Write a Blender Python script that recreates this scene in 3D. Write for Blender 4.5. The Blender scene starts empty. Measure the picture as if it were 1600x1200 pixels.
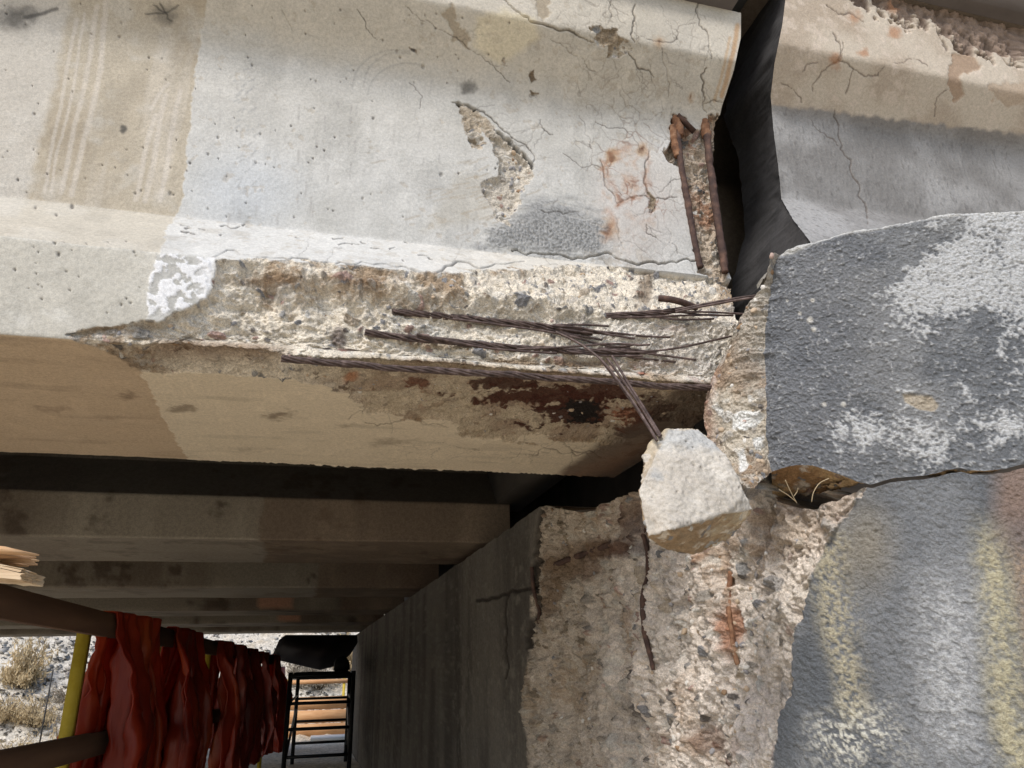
import bpy, bmesh, math, random
import numpy as np
from mathutils import Vector, Matrix
rng = np.random.default_rng(7); random.seed(7)
SC = bpy.context.scene

# ------------------------------------------------------------------ camera
CZ = 1.1                                   # eye height above the work floor (m)
F = 1150.0                                 # focal length in photo pixels (1600 wide)
def _axes():
    a = np.array([480-800, -(1045-600), F]); a /= np.linalg.norm(a)      # depth direction (along the pier)
    b = np.array([5000-800, -(930-600), F]); b -= a*(a@b); b /= np.linalg.norm(b)   # along the girders
    c = np.cross(b, a)
    if c[1] < 0: c = -c
    return np.array([b, a, c])             # world axes in camera coordinates (x right, y up, z forward)
MW = _axes()
CAM = np.array([0, 0, CZ])
cd = bpy.data.cameras.new('camera'); cam = bpy.data.objects.new('camera', cd); SC.collection.objects.link(cam)
cd.sensor_width = 36; cd.lens = F/1600*36; cd.clip_start = 0.02; cd.clip_end = 600
_R = np.column_stack([MW[:, 0], MW[:, 1], -MW[:, 2]])
cam.matrix_world = Matrix([list(_R[0])+[0], list(_R[1])+[0], list(_R[2])+[CZ], [0, 0, 0, 1]])
SC.camera = cam

# ------------------------------------------------------------------ sky, sun, exposure
SUN_EL, SUN_AZ = math.radians(50), math.radians(222)    # azimuth clockwise from +Y: behind the camera, a little left
w = bpy.data.worlds.new('World'); SC.world = w; w.use_nodes = True
nt = w.node_tree; nt.nodes.clear()
sky = nt.nodes.new('ShaderNodeTexSky'); sky.sky_type = 'NISHITA'; sky.sun_disc = False
sky.sun_elevation = SUN_EL; sky.sun_rotation = SUN_AZ; sky.air_density = 1.0; sky.dust_density = 1.8; sky.ozone_density = 0.6
bg = nt.nodes.new('ShaderNodeBackground'); bg.inputs[1].default_value = 0.10
wo = nt.nodes.new('ShaderNodeOutputWorld')
nt.links.new(sky.outputs[0], bg.inputs[0]); nt.links.new(bg.outputs[0], wo.inputs[0])
sl = bpy.data.lights.new('sun', 'SUN'); sl.energy = 1.5; sl.angle = math.radians(16); sl.color = (1.0, 0.97, 0.93)
so = bpy.data.objects.new('sun', sl); SC.collection.objects.link(so)
sd = Vector((math.sin(SUN_AZ)*math.cos(SUN_EL), math.cos(SUN_AZ)*math.cos(SUN_EL), math.sin(SUN_EL)))
so.rotation_euler = sd.to_track_quat('Z', 'Y').to_euler()
so.location = (0, -6, 8)
vs = SC.view_settings; SC.display_settings.display_device = 'sRGB'
vs.view_transform = 'Standard'; vs.look = 'None'; vs.exposure = 0.95; vs.gamma = 1; vs.use_curve_mapping = False
SC.cycles.max_bounces = 6; SC.cycles.diffuse_bounces = 3; SC.cycles.glossy_bounces = 2; SC.cycles.transmission_bounces = 2

# ------------------------------------------------------------------ tracing helpers
def ray(u, v): return MW @ np.array([u-800., -(v-600.), F])
def at(u, v, **k):
    """point of the photo's pixel on the plane X=, Y= or Z= (metres; Z from the floor)"""
    r = ray(u, v); (ax, val), = k.items(); i = 'XYZ'.index(ax)
    if ax == 'Z': val = val-CZ
    return CAM + r*val/r[i]
def proj(P):
    q = (np.asarray(P, float)-CAM) @ MW
    z = np.where(np.abs(q[..., 2]) < 1e-6, 1e-6, q[..., 2])
    return 800+F*q[..., 0]/z, 600-F*q[..., 1]/z

# ------------------------------------------------------------------ numpy noise
_T = rng.random((64, 64, 64)).astype(np.float32)
_RT = np.array([[0.36, 0.48, -0.8], [-0.8, 0.6, 0.0], [0.48, 0.64, 0.6]], np.float32)
_TF = _T.ravel()
def vnoise(p):
    fl = np.floor(p); f = p-fl; f = f*f*f*(f*(f*6-15)+10); i = fl.astype(np.int32) & 63; j = (i+1) & 63
    x0, x1 = i[..., 0] << 12, j[..., 0] << 12; y0, y1 = i[..., 1] << 6, j[..., 1] << 6; z0, z1 = i[..., 2], j[..., 2]
    fx, fy, fz = f[..., 0], f[..., 1], f[..., 2]; t = _TF.take
    def lx(yz):
        a = t(x0+yz); return a+(t(x1+yz)-a)*fx
    a = lx(y0+z0); a += (lx(y1+z0)-a)*fy; b = lx(y0+z1); b += (lx(y1+z1)-b)*fy
    return a+(b-a)*fz
def fbm(P, freq, oct=4, seed=0, gain=0.5):
    """about -1..1"""
    p = np.asarray(P, np.float32)*np.float32(freq)+np.float32(seed*7.31); s = 0; a = 1; n = 0
    for _ in range(oct):
        s = s+a*(vnoise(p)*2-1); n += a; a *= gain; p = (p@_RT)*2.03+3.7
    return s/n*1.5
def ridged(P, freq, oct=3, seed=0):
    p = np.asarray(P, np.float32)*np.float32(freq)+np.float32(seed*5.17); s = 0; a = 1; n = 0
    for _ in range(oct):
        s = s+a*(1-np.abs(vnoise(p)*2-1)*2.0); n += a; a *= 0.55; p = (p@_RT)*2.1+1.7
    return s/n
def hash3(i, k):
    h = (i[..., 0]*374761393+i[..., 1]*668265263+i[..., 2]*2147483647+k*1274126177) & 0xffffffff
    h = ((h ^ (h >> 13))*1274126177) & 0xffffffff
    return ((h ^ (h >> 16)) & 0xffff)/65535.0
def worley(P, freq, seed=0):
    p = np.asarray(P, np.float64)*freq+seed*3.3; ib = np.floor(p-.5).astype(np.int64); n = p.shape[0]
    f1 = np.full(n, 9.); f2 = np.full(n, 9.); cid = np.zeros(n)
    for a in (0, 1):
        for b in (0, 1):
            for c in (0, 1):
                q = ib+np.array([a, b, c])
                d = np.sqrt((q[:, 0]+hash3(q, 1)-p[:, 0])**2+(q[:, 1]+hash3(q, 2)-p[:, 1])**2+(q[:, 2]+hash3(q, 3)-p[:, 2])**2)
                m = d < f1
                f2 = np.where(m, f1, np.minimum(f2, d)); cid = np.where(m, hash3(q, 4), cid); f1 = np.where(m, d, f1)
    return f1, f2, cid
def ss(a, b, x):
    t = np.clip((x-a)/(b-a), 0, 1); return t*t*(3-2*t)
def mix(a, b, m): return a+(b-a)*np.asarray(m)[..., None]
def L(r, g, b, k=0.78, sat=0.76):
    c = np.array([r, g, b])/255.; c = np.where(c <= .04045, c/12.92, ((c+.055)/1.055)**2.4); y = c@np.array([.3, .59, .11]); return (y+(c-y)*sat)*k
def gsm(a, s):
    if s <= 0: return a
    k = np.exp(-0.5*(np.arange(-int(3*s)-1, int(3*s)+2)/s)**2); k /= k.sum(); h = len(k)//2
    return np.column_stack([np.convolve(np.pad(a[:, i], h, mode='edge'), k, 'valid') for i in range(a.shape[1])])
def jag(pts, amp=0.10, it=3, seed=1):
    """a traced line broken up between its points the way a crack wanders"""
    r = np.random.default_rng(seed); p = [np.array(q, float) for q in pts]
    for _ in range(it):
        o = [p[0]]
        for a, b in zip(p[:-1], p[1:]):
            d = b-a; m = (a+b)/2+np.array([-d[1], d[0]])*r.normal(0, amp); o += [m, b]
        p = o
    return np.array(p)
def ldist(u, v, pts, reach):
    """distance (photo px) to a polyline, and how far along it 0..1"""
    D = np.full(u.shape, 1e3); Tt = np.zeros(u.shape); pts = np.asarray(pts, float)
    m = np.where((u > pts[:, 0].min()-reach) & (u < pts[:, 0].max()+reach) & (v > pts[:, 1].min()-reach) & (v < pts[:, 1].max()+reach))[0]
    if len(m) == 0: return D, Tt
    uu, vv = u[m], v[m]; d = np.full(len(m), 1e3); tt = np.zeros(len(m)); n = len(pts)-1
    for i in range(n):
        a, b = pts[i], pts[i+1]; e = b-a; l2 = e@e+1e-9
        t = np.clip(((uu-a[0])*e[0]+(vv-a[1])*e[1])/l2, 0, 1)
        q = np.hypot(uu-a[0]-t*e[0], vv-a[1]-t*e[1]); k = q < d
        d = np.where(k, q, d); tt = np.where(k, (i+t)/n, tt)
    D[m] = d; Tt[m] = tt; return D, Tt
def psd(u, v, pts, reach=60):
    """signed distance (photo px) to a traced outline, positive inside"""
    pts = np.asarray(pts, float); cl = np.vstack([pts, pts[:1]]); D = np.full(u.shape, -1e3)
    m = np.where((u > pts[:, 0].min()-reach) & (u < pts[:, 0].max()+reach) & (v > pts[:, 1].min()-reach) & (v < pts[:, 1].max()+reach))[0]
    if len(m) == 0: return D
    uu, vv = u[m], v[m]; d = np.full(len(m), 1e3); ins = np.zeros(len(m), bool)
    for a, b in zip(cl[:-1], cl[1:]):
        e = b-a; t = np.clip(((uu-a[0])*e[0]+(vv-a[1])*e[1])/(e@e+1e-9), 0, 1)
        d = np.minimum(d, np.hypot(uu-a[0]-t*e[0], vv-a[1]-t*e[1]))
        c = (a[1] > vv) != (b[1] > vv)
        with np.errstate(divide='ignore', invalid='ignore'):
            ins ^= c & (uu < (b[0]-a[0])*(vv-a[1])/(b[1]-a[1]+1e-12)+a[0])
    D[m] = np.where(ins, d, -d); return D
def near(u, v, pts, reach):
    p = np.asarray(pts, float); return np.where((u > p[:, 0].min()-reach) & (u < p[:, 0].max()+reach) & (v > p[:, 1].min()-reach) & (v < p[:, 1].max()+reach))[0]
def dab(col, m, c, k): col[m] = mix(col[m], np.asarray(c), k)
def blot(col, u, v, cx, cy, rx, ry, c, s, nz=None, hi=1.2, lo=.3, where=None):
    """a soft-edged stain of the surface's own colour"""
    m = np.where((np.abs(u-cx) < rx*2.4) & (np.abs(v-cy) < ry*2.4))[0]
    if where is not None: m = m[where[m]]
    if len(m) == 0: return
    d = np.hypot((u[m]-cx)/rx, (v[m]-cy)/ry)
    if nz is not None: d = d+nz[m]
    dab(col, m, c, ss(hi, lo, d)*s)

# ------------------------------------------------------------------ objects
COL = SC.collection
def tag(o, label=None, cat=None, group=None, kind=None):
    if label: o['label'] = label
    if cat: o['category'] = cat
    if group: o['group'] = group
    if kind: o['kind'] = kind
    return o
def empty(name, loc=(0, 0, 0), label=None, cat=None, group=None):
    o = bpy.data.objects.new(name, None); COL.objects.link(o); o.location = loc; o.empty_display_size = 0.1
    return tag(o, label, cat, group)
def link(name, me, mat, parent=None, smooth=True):
    o = bpy.data.objects.new(name, me); COL.objects.link(o)
    if mat and len(me.materials) == 0: me.materials.append(mat)
    if smooth: me.polygons.foreach_set('use_smooth', np.ones(len(me.polygons), bool))
    if parent:
        o.parent = parent
        o.matrix_parent_inverse = Matrix.Translation(Vector(parent.location)*-1)
    return o
def mesh_np(name, V, Q, C=None):
    """vertices, quads (or tris), colours per vertex"""
    V = np.ascontiguousarray(V, np.float32); Q = np.ascontiguousarray(Q, np.int32); k = Q.shape[1]
    me = bpy.data.meshes.new(name); me.vertices.add(len(V)); me.vertices.foreach_set('co', V.ravel())
    me.loops.add(Q.size); me.loops.foreach_set('vertex_index', Q.ravel())
    me.polygons.add(len(Q)); me.polygons.foreach_set('loop_start', np.arange(0, Q.size, k, dtype=np.int32))
    me.update(calc_edges=True)
    if C is not None:
        a = me.color_attributes.new('tint', 'FLOAT_COLOR', 'POINT')
        a.data.foreach_set('color', np.column_stack([np.clip(C, 0.004, 0.9), np.ones(len(C))]).astype(np.float32).ravel())
    return me
def quads(nr, nc, flip=False):
    i = np.arange(nr*nc).reshape(nr, nc)
    q = np.stack([i[:-1, :-1], i[1:, :-1], i[1:, 1:], i[:-1, 1:]], -1).reshape(-1, 4)
    return q[:, ::-1] if flip else q
def part_of(name, V, Q, keep, C, mat, parent):
    """the faces of a big sheet that belong to one part"""
    q = Q[keep]; ids = np.unique(q); re = np.zeros(len(V), np.int32); re[ids] = np.arange(len(ids))
    return link(name, mesh_np(name, V[ids], re[q], C[ids]), mat, parent)
def tube_geo(pts, rad, n=8, twist=0.0, off=0.0, phase=0.0, cap=True):
    """a bar along pts; off>0 winds it round the line as the wire of a strand"""
    P = np.asarray(pts, float); m = len(P); r = np.broadcast_to(np.asarray(rad, float), (m,))
    T = np.gradient(P, axis=0); T /= np.linalg.norm(T, axis=1)[:, None]+1e-9
    up = np.array([0, 0, 1.]) if abs(T[0, 2]) < 0.9 else np.array([0, 1., 0])
    A = np.cross(T, up); A /= np.linalg.norm(A, axis=1)[:, None]+1e-9; B = np.cross(T, A)
    s = np.concatenate([[0], np.cumsum(np.linalg.norm(np.diff(P, axis=0), axis=1))])
    if off: w_ = s*twist+phase; P = P+off*(np.cos(w_)[:, None]*A+np.sin(w_)[:, None]*B)
    th = np.linspace(0, 2*np.pi, n, endpoint=False)
    V = P[:, None]+r[:, None, None]*(np.cos(th)[None, :, None]*A[:, None]+np.sin(th)[None, :, None]*B[:, None])
    i = np.arange(m*n).reshape(m, n); j = np.roll(i, -1, 1)
    Q = np.stack([i[:-1], j[:-1], j[1:], i[1:]], -1).reshape(-1, 4); V = V.reshape(-1, 3)
    if cap:
        V = np.vstack([V, P[:1], P[-1:]]); a, b = m*n, m*n+1
        h = np.arange(0, n, 2); k = (h+1) % n; l = (h+2) % n
        Q = np.vstack([Q, np.column_stack([np.full(len(h), a), l, k, h]), np.column_stack([np.full(len(h), b), i[-1][h], i[-1][k], i[-1][l]])])
    return V, Q
def join(gs):
    V, Q, o = [], [], 0
    for v, q in gs: V.append(v); Q.append(q+o); o += len(v)
    return np.vstack(V), np.vstack(Q)
def spline(pts, n):
    P = np.asarray(pts, float); t = np.concatenate([[0], np.cumsum(np.linalg.norm(np.diff(P, axis=0), axis=1))])
    x = np.linspace(0, t[-1], n); o = np.column_stack([np.interp(x, t, P[:, i]) for i in range(P.shape[1])])
    return gsm(o, n/len(P)*0.33) if len(P) > 2 else o
def box_geo(x0, x1, y0, y1, z0, z1):
    V = np.array([[x, y, z] for x in (x0, x1) for y in (y0, y1) for z in (z0, z1)], float)
    Q = np.array([[0, 1, 3, 2], [4, 6, 7, 5], [0, 4, 5, 1], [2, 3, 7, 6], [0, 2, 6, 4], [1, 5, 7, 3]]); return V, Q
def beam_geo(a, b, wx, wz, cham=0.0):
    """board from a to b, wx across, wz high"""
    a, b = np.asarray(a, float), np.asarray(b, float); d = b-a; d /= np.linalg.norm(d)
    s = np.cross(d, [0, 0, 1.]); s = np.array([1., 0, 0]) if np.linalg.norm(s) < 1e-3 else s/np.linalg.norm(s); n = np.cross(s, d)
    V = np.array([p+s*i*wx/2+n*j*wz/2 for p in (a, b) for i, j in ((-1, -1), (1, -1), (1, 1), (-1, 1))])
    Q = np.array([[0, 1, 2, 3], [7, 6, 5, 4], [0, 4, 5, 1], [1, 5, 6, 2], [2, 6, 7, 3], [3, 7, 4, 0]]); return V, Q

# ------------------------------------------------------------------ materials
def mat_tint(name, rough=0.9, grain=400, gamp=0.25, bump=0.25, bscale=300, bdist=0.002, spec=0.25):
    """albedo from the surface's own 'tint', with fine grain and relief from noise"""
    m = bpy.data.materials.new(name); m.use_nodes = True; t = m.node_tree; b = t.nodes['Principled BSDF']
    a = t.nodes.new('ShaderNodeAttribute'); a.attribute_name = 'tint'
    g = t.nodes.new('ShaderNodeNewGeometry')
    n1 = t.nodes.new('ShaderNodeTexNoise'); n1.inputs['Scale'].default_value = grain; n1.inputs['Detail'].default_value = 2
    n2 = t.nodes.new('ShaderNodeTexNoise'); n2.inputs['Scale'].default_value = bscale; n2.inputs['Detail'].default_value = 3; n2.inputs['Roughness'].default_value = 0.65
    t.links.new(g.outputs['Position'], n1.inputs['Vector']); t.links.new(g.outputs['Position'], n2.inputs['Vector'])
    r = t.nodes.new('ShaderNodeMapRange'); r.inputs[1].default_value = 0.25; r.inputs[2].default_value = 0.75
    r.inputs[3].default_value = 1-gamp; r.inputs[4].default_value = 1+gamp
    n3 = t.nodes.new('ShaderNodeTexNoise'); n3.inputs['Scale'].default_value = grain*3.1; n3.inputs['Detail'].default_value = 0
    t.links.new(g.outputs['Position'], n3.inputs['Vector']); ad = t.nodes.new('ShaderNodeMath'); ad.operation = 'MULTIPLY_ADD'; ad.inputs[1].default_value = .8; ad.inputs[2].default_value = -.4
    a2 = t.nodes.new('ShaderNodeMath'); a2.operation = 'ADD'; t.links.new(n3.outputs['Fac'], ad.inputs[0]); t.links.new(ad.outputs[0], a2.inputs[0]); t.links.new(n1.outputs['Fac'], a2.inputs[1])
    t.links.new(a2.outputs[0], r.inputs[0])
    mx = t.nodes.new('ShaderNodeMix'); mx.data_type = 'RGBA'; mx.blend_type = 'MULTIPLY'; mx.inputs[0].default_value = 1
    t.links.new(a.outputs['Color'], mx.inputs[6]); t.links.new(r.outputs[0], mx.inputs[7])
    out = mx.outputs[2]
    t.links.new(out, b.inputs['Base Color'])
    bu = t.nodes.new('ShaderNodeBump'); bu.inputs['Strength'].default_value = bump; bu.inputs['Distance'].default_value = bdist
    t.links.new(n2.outputs['Fac'], bu.inputs['Height']); t.links.new(bu.outputs[0], b.inputs['Normal'])
    b.inputs['Roughness'].default_value = rough; b.inputs['Specular IOR Level'].default_value = spec
    return m
def mat_noise(name, cols, scale=8, rough=0.8, stretch=(1, 1, 1), bump=0.3, bscale=60, bdist=0.003, coord='Object', metal=0, trans=0, spec=0.3, detail=8):
    """colour ramp over noise"""
    m = bpy.data.materials.new(name); m.use_nodes = True; t = m.node_tree; b = t.nodes['Principled BSDF']
    tc = t.nodes.new('ShaderNodeTexCoord'); mp = t.nodes.new('ShaderNodeMapping'); mp.inputs['Scale'].default_value = stretch
    t.links.new(tc.outputs[coord], mp.inputs[0])
    n = t.nodes.new('ShaderNodeTexNoise'); n.inputs['Scale'].default_value = scale; n.inputs['Detail'].default_value = detail; n.inputs['Roughness'].default_value = 0.6
    t.links.new(mp.outputs[0], n.inputs['Vector'])
    cr = t.nodes.new('ShaderNodeValToRGB'); e = cr.color_ramp.elements
    while len(e) < len(cols): e.new(0.5)
    for i, c in enumerate(cols): e[i].position = 0.28+0.44*i/max(1, len(cols)-1); e[i].color = (*c, 1)
    t.links.new(n.outputs['Fac'], cr.inputs[0]); t.links.new(cr.outputs[0], b.inputs['Base Color'])
    n2 = t.nodes.new('ShaderNodeTexNoise'); n2.inputs['Scale'].default_value = bscale; n2.inputs['Detail'].default_value = 4
    t.links.new(mp.outputs[0], n2.inputs['Vector'])
    bu = t.nodes.new('ShaderNodeBump'); bu.inputs['Strength'].default_value = bump; bu.inputs['Distance'].default_value = bdist
    t.links.new(n2.outputs['Fac'], bu.inputs['Height']); t.links.new(bu.outputs[0], b.inputs['Normal'])
    b.inputs['Roughness'].default_value = rough; b.inputs['Metallic'].default_value = metal; b.inputs['Specular IOR Level'].default_value = spec
    if trans:
        tr = t.nodes.new('ShaderNodeBsdfTranslucent'); ms = t.nodes.new('ShaderNodeMixShader'); ms.inputs[0].default_value = trans
        t.links.new(cr.outputs[0], tr.inputs[0]); t.links.new(b.outputs[0], ms.inputs[1]); t.links.new(tr.outputs[0], ms.inputs[2])
        t.links.new(ms.outputs[0], t.nodes['Material Output'].inputs[0])
    return m
M_CON = mat_tint('weathered_concrete', grain=150, gamp=0.13, bump=0.45, bscale=240, bdist=0.0016)
M_SPA = mat_tint('broken_concrete', rough=0.95, grain=230, gamp=0.28, bump=1.0, bscale=210, bdist=0.006)
M_COAT = mat_tint('coarse_coating', rough=0.8, grain=240, gamp=0.2, bump=1.0, bscale=260, bdist=0.0045, spec=0.35)
M_OLD = mat_tint('old_concrete', grain=60, gamp=0.15, bump=0.25, bscale=60, bdist=0.003)
M_STRAND = mat_noise('rusty_strand_wire', [(.03, .021, .019), (.085, .058, .05), (.19, .14, .125)], 70, 0.6, bump=0.4, bscale=400, bdist=0.001, metal=0.15)
M_BAR = mat_noise('rusty_bar', [(.035, .022, .02), (.075, .045, .036), (.15, .085, .06)], 45, 0.85, bump=0.6, bscale=220, bdist=0.002)
M_RUSTO = mat_noise('orange_rust_scale', [(.09, .045, .03), (.22, .11, .06), (.34, .21, .13)], 60, 0.9, bump=0.7, bscale=200, bdist=0.003)
M_PEB = [mat_noise('river_pebble_'+n, [tuple(np.array(c)*.7), c, tuple(np.minimum(np.array(c)*1.25, .8))], 120, 0.75, bump=0.15, bscale=300, bdist=0.001)
         for n, c in (('grey', (.26, .25, .25)), ('slate', (.2, .195, .19)), ('tan', (.44, .34, .24)), ('white', (.62, .59, .54)), ('pink', (.42, .31, .26)), ('brown', (.26, .17, .10)))]

# ------------------------------------------------------------------ broken concrete: relief and colour
STONE = np.array([L(158, 155, 150), L(140, 139, 140), L(190, 172, 146), L(216, 210, 198), L(184, 150, 134), L(118, 110, 102), L(172, 162, 148), L(200, 190, 174)])
def broken(P, seed=0, cream=(237, 223, 198), brown=(172, 142, 104), brown_at=0.25, stone_f=62., amp=1.0):
    """outward relief (m) and colour of a fractured face full of river gravel"""
    Pw = P+0.012*np.stack([fbm(P, 22, 2, seed+1), fbm(P, 22, 2, seed+2), fbm(P, 22, 2, seed+3)], -1)
    big = fbm(P, 9, 4, seed+4); mid = ridged(Pw, 26, 3, seed+5); fin = fbm(P, 110, 3, seed+6)
    fin2 = fbm(Pw@np.array([[1, 0, .5], [0, 1, 0], [-.5, 0, 1]]), 190, 2, seed+7); h = 0.009*big+0.009*(mid-0.4)+0.0036*fin+.0018*fin2
    f1, f2, cid = worley(Pw, stone_f, seed); g1, g2, gid = worley(Pw, stone_f*0.45, seed+9)
    st = (cid < 0.42); rad = 0.30+0.22*((cid*37.7) % 1)
    dome = np.clip(1-(f1/rad)**2, 0, 1); sit = (cid < 0.3)
    h = h+np.where(sit, 0.0042*np.sqrt(dome), np.where(st, -0.004*dome, 0))
    gs = gid < 0.16; gd = np.clip(1-(g1/0.38)**2, 0, 1); h = h+np.where(gs, 0.006*np.sqrt(gd), np.where(gid > 0.86, -0.007*gd, 0))
    c0 = L(*cream); c1 = L(*brown); patch = ss(brown_at-0.22, brown_at+0.35, fbm(P, 7, 5, seed+11)+0.25*fin)
    col = mix(c0*np.ones((len(P), 3)), c1, patch*0.9)
    col = mix(col, L(232, 226, 212), ss(0.35, 0.8, fbm(P, 38, 3, seed+12))*0.6)
    col = col*(1+0.22*fbm(P, 60, 3, seed+13))[:, None]
    sc = STONE[(np.floor(cid*997)).astype(int) % len(STONE)]
    col = np.where((sit & (f1 < rad*0.95))[:, None], sc*(0.85+0.3*((cid*91.7) % 1))[:, None], col)
    sg = STONE[(np.floor(gid*1999)).astype(int) % len(STONE)]
    col = np.where((gs & (g1 < 0.37))[:, None], sg, col)
    return h*amp, np.clip(col, 0.01, 0.8)

PEBBLE = []
def _pebbles():
    for k, m in enumerate(M_PEB):
        r = np.random.default_rng(k+50); n, mm = 5, 6
        th = np.linspace(0, np.pi, n+1)[1:-1]; ph = np.linspace(0, 2*np.pi, mm, endpoint=False)
        V = [[0, 0, 1.]]+[[math.sin(t)*math.cos(p), math.sin(t)*math.sin(p), math.cos(t)] for t in th for p in ph]+[[0, 0, -1.]]
        V = np.array(V)*(1+r.uniform(-.13, .13, (len(V), 1))); nr = len(th)
        Fc = [[0, 1+j, 1+(j+1) % mm] for j in range(mm)]
        for i in range(nr-1):
            for j in range(mm):
                a, b = 1+i*mm+j, 1+i*mm+(j+1) % mm; Fc += [[a, a+mm, b+mm], [a, b+mm, b]]
        l = len(V)-1; Fc += [[l, 1+(nr-1)*mm+(j+1) % mm, 1+(nr-1)*mm+j] for j in range(mm)]
        me = mesh_np('pebble', V, np.array(Fc)); me.materials.append(m)
        me.polygons.foreach_set('use_smooth', np.ones(len(me.polygons), bool)); PEBBLE.append(me)
_pebbles()
def set_pebbles(parent, V, N, n, lo, hi, seed, sink=0.25):
    r = np.random.default_rng(seed); ids = r.choice(len(V), min(n, len(V)), replace=False)
    for i in ids:
        o = bpy.data.objects.new('pebble', PEBBLE[r.choice(6, p=[.32, .07, .26, .22, .05, .08])]); COL.objects.link(o)
        s = r.uniform(lo, hi)*(1 if r.random() < .8 else 1.35); o.scale = (s*r.uniform(.9, 1.5), s*r.uniform(.8, 1.1), s*r.uniform(.5, .8))
        nn = Vector(N[i]); q = nn.to_track_quat('Z', 'X').to_matrix()@Matrix.Rotation(r.uniform(0, 6.3), 3, 'Z'); q = q@Matrix.Rotation(r.uniform(-.5, .5), 3, 'X')
        o.rotation_euler = q.to_euler(); o.location = Vector(V[i])-nn*s*sink
        o.parent = parent; o.matrix_parent_inverse = Matrix.Translation(Vector(parent.location)*-1)

def sheet_normals(G):
    a = np.gradient(G, axis=1); b = np.gradient(G, axis=0); n = np.cross(a, b); return n/(np.linalg.norm(n, axis=2)[..., None]+1e-12)

# ------------------------------------------------------------------ girder profile (metres, Z from the work floor)
SOF = 1.6; YS = 1.215; YW = 1.40; YB = 1.94          # soffit height, flange side, web face, far side
def profile(zs, steps):
    """front profile top -> down -> soffit, sampled; zs = corner list (Y,Z)"""
    P = [];  fac = []
    for i, ((a, b), st) in enumerate(zip(zip(zs[:-1], zs[1:]), steps)):
        a, b = np.array(a), np.array(b); n = max(2, int(np.linalg.norm(b-a)/st)); t = np.linspace(0, 1, n, endpoint=False)[:, None]
        P.append(a+(b-a)*t); fac += [i]*n
    P.append(np.array([zs[-1]])); fac.append(len(steps)-1)
    return np.vstack(P), np.array(fac)
def prof_normals(P, win):
    s = np.concatenate([[0], np.cumsum(np.linalg.norm(np.diff(P, axis=0), axis=1))])
    T = np.gradient(P, axis=0)/np.gradient(s)[:, None]; N = np.column_stack([T[:, 1], -T[:, 0]])   # outward (towards -Y on the way down)
    N /= np.linalg.norm(N, axis=1)[:, None]
    u = np.arange(0, s[-1], 0.002); Nu = np.column_stack([np.interp(u, s, N[:, i]) for i in (0, 1)]); Nu = gsm(Nu, win/0.002)
    O = np.column_stack([np.interp(s, u, Nu[:, i]) for i in (0, 1)]); return O/np.linalg.norm(O, axis=1)[:, None], s
def end_x(P, sil, x0):
    """X of the girder's end for each profile row, so that its edge follows the traced outline"""
    sv = np.array([p[1] for p in sil]); su = np.array([p[0] for p in sil]); X = np.full(len(P), x0)
    for _ in range(12):
        u, v = proj(np.column_stack([X, P])); tu = np.interp(v, sv, su); X = X+(tu-u)*1.35/F*0.9
    return X

# ================================================================== FASCIA GIRDER (left of the gap)
fascia = empty('fascia_girder', (-1.0, 1.55, SOF), 'large spalled concrete edge girder with broken bottom flange and exposed strands', 'girder')
ZT = 2.725
prof = [(1.2875, ZT), (1.2875, 2.55), (YW, 2.4375), (YW, 1.9625), (YS, 1.775), (YS, SOF), (1.50, SOF), (YB, SOF)]
PR, FAC = profile(prof, [.0028, .0024, .0021, .0021, .0018, .0021, .005])
PRs = gsm(PR, 2.2); PRs[0] = PR[0]; PRs[-1] = PR[-1]; wf_ = np.exp(-((PR[:, 1]-2.45)/.07)**2)[:, None]; PR = PRs*(1-wf_)+gsm(PR, 16)*wf_
NF, SA = prof_normals(PR, 0.003); ND, _ = prof_normals(PR, 0.035)
xs = np.concatenate([np.linspace(-3.2, -.78, 70, endpoint=False), np.linspace(-.78, 1.0, 860)])
SIL = [(1160, -60), (1158, 0), (1157, 60), (1146, 110), (1128, 165), (1120, 200), (1118, 260), (1122, 330), (1136, 420), (1152, 462), (1172, 495), (1172, 900)]
XE = end_x(PR, SIL, .95)
XE[PR[:, 1] < SOF+.004] = XE[np.argmin(np.abs(PR[:, 1]-SOF-.03))]
k = xs > 0.3
X = np.broadcast_to(xs, (len(PR), len(xs))).copy()
X[:, k] = 0.3+(xs[k]-0.3)/(0.7)*(XE[:, None]-0.3)
nr, nc = X.shape
B = np.stack([X, np.broadcast_to(PR[:, :1], X.shape), np.broadcast_to(PR[:, 1:], X.shape)], -1).reshape(-1, 3)
NN = np.repeat(np.column_stack([np.zeros(nr), NF]), nc, 0); DD = np.repeat(np.column_stack([np.zeros(nr), ND]), nc, 0)
FA = np.repeat(FAC, nc); SS = np.repeat(SA, nc)
u0, v0 = proj(B)
wv = np.stack([fbm(B, 45, 3, 21), fbm(B, 45, 3, 22)], -1)
u = u0+5*wv[:, 0]; v = v0+4*wv[:, 1]
us = u0+1.2*wv[:, 0]; vs_s = v0+1.2*wv[:, 1]
soff = FA >= 5; web = FA == 2; hau = FA == 3; side = FA == 4; topf = FA <= 1

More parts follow.
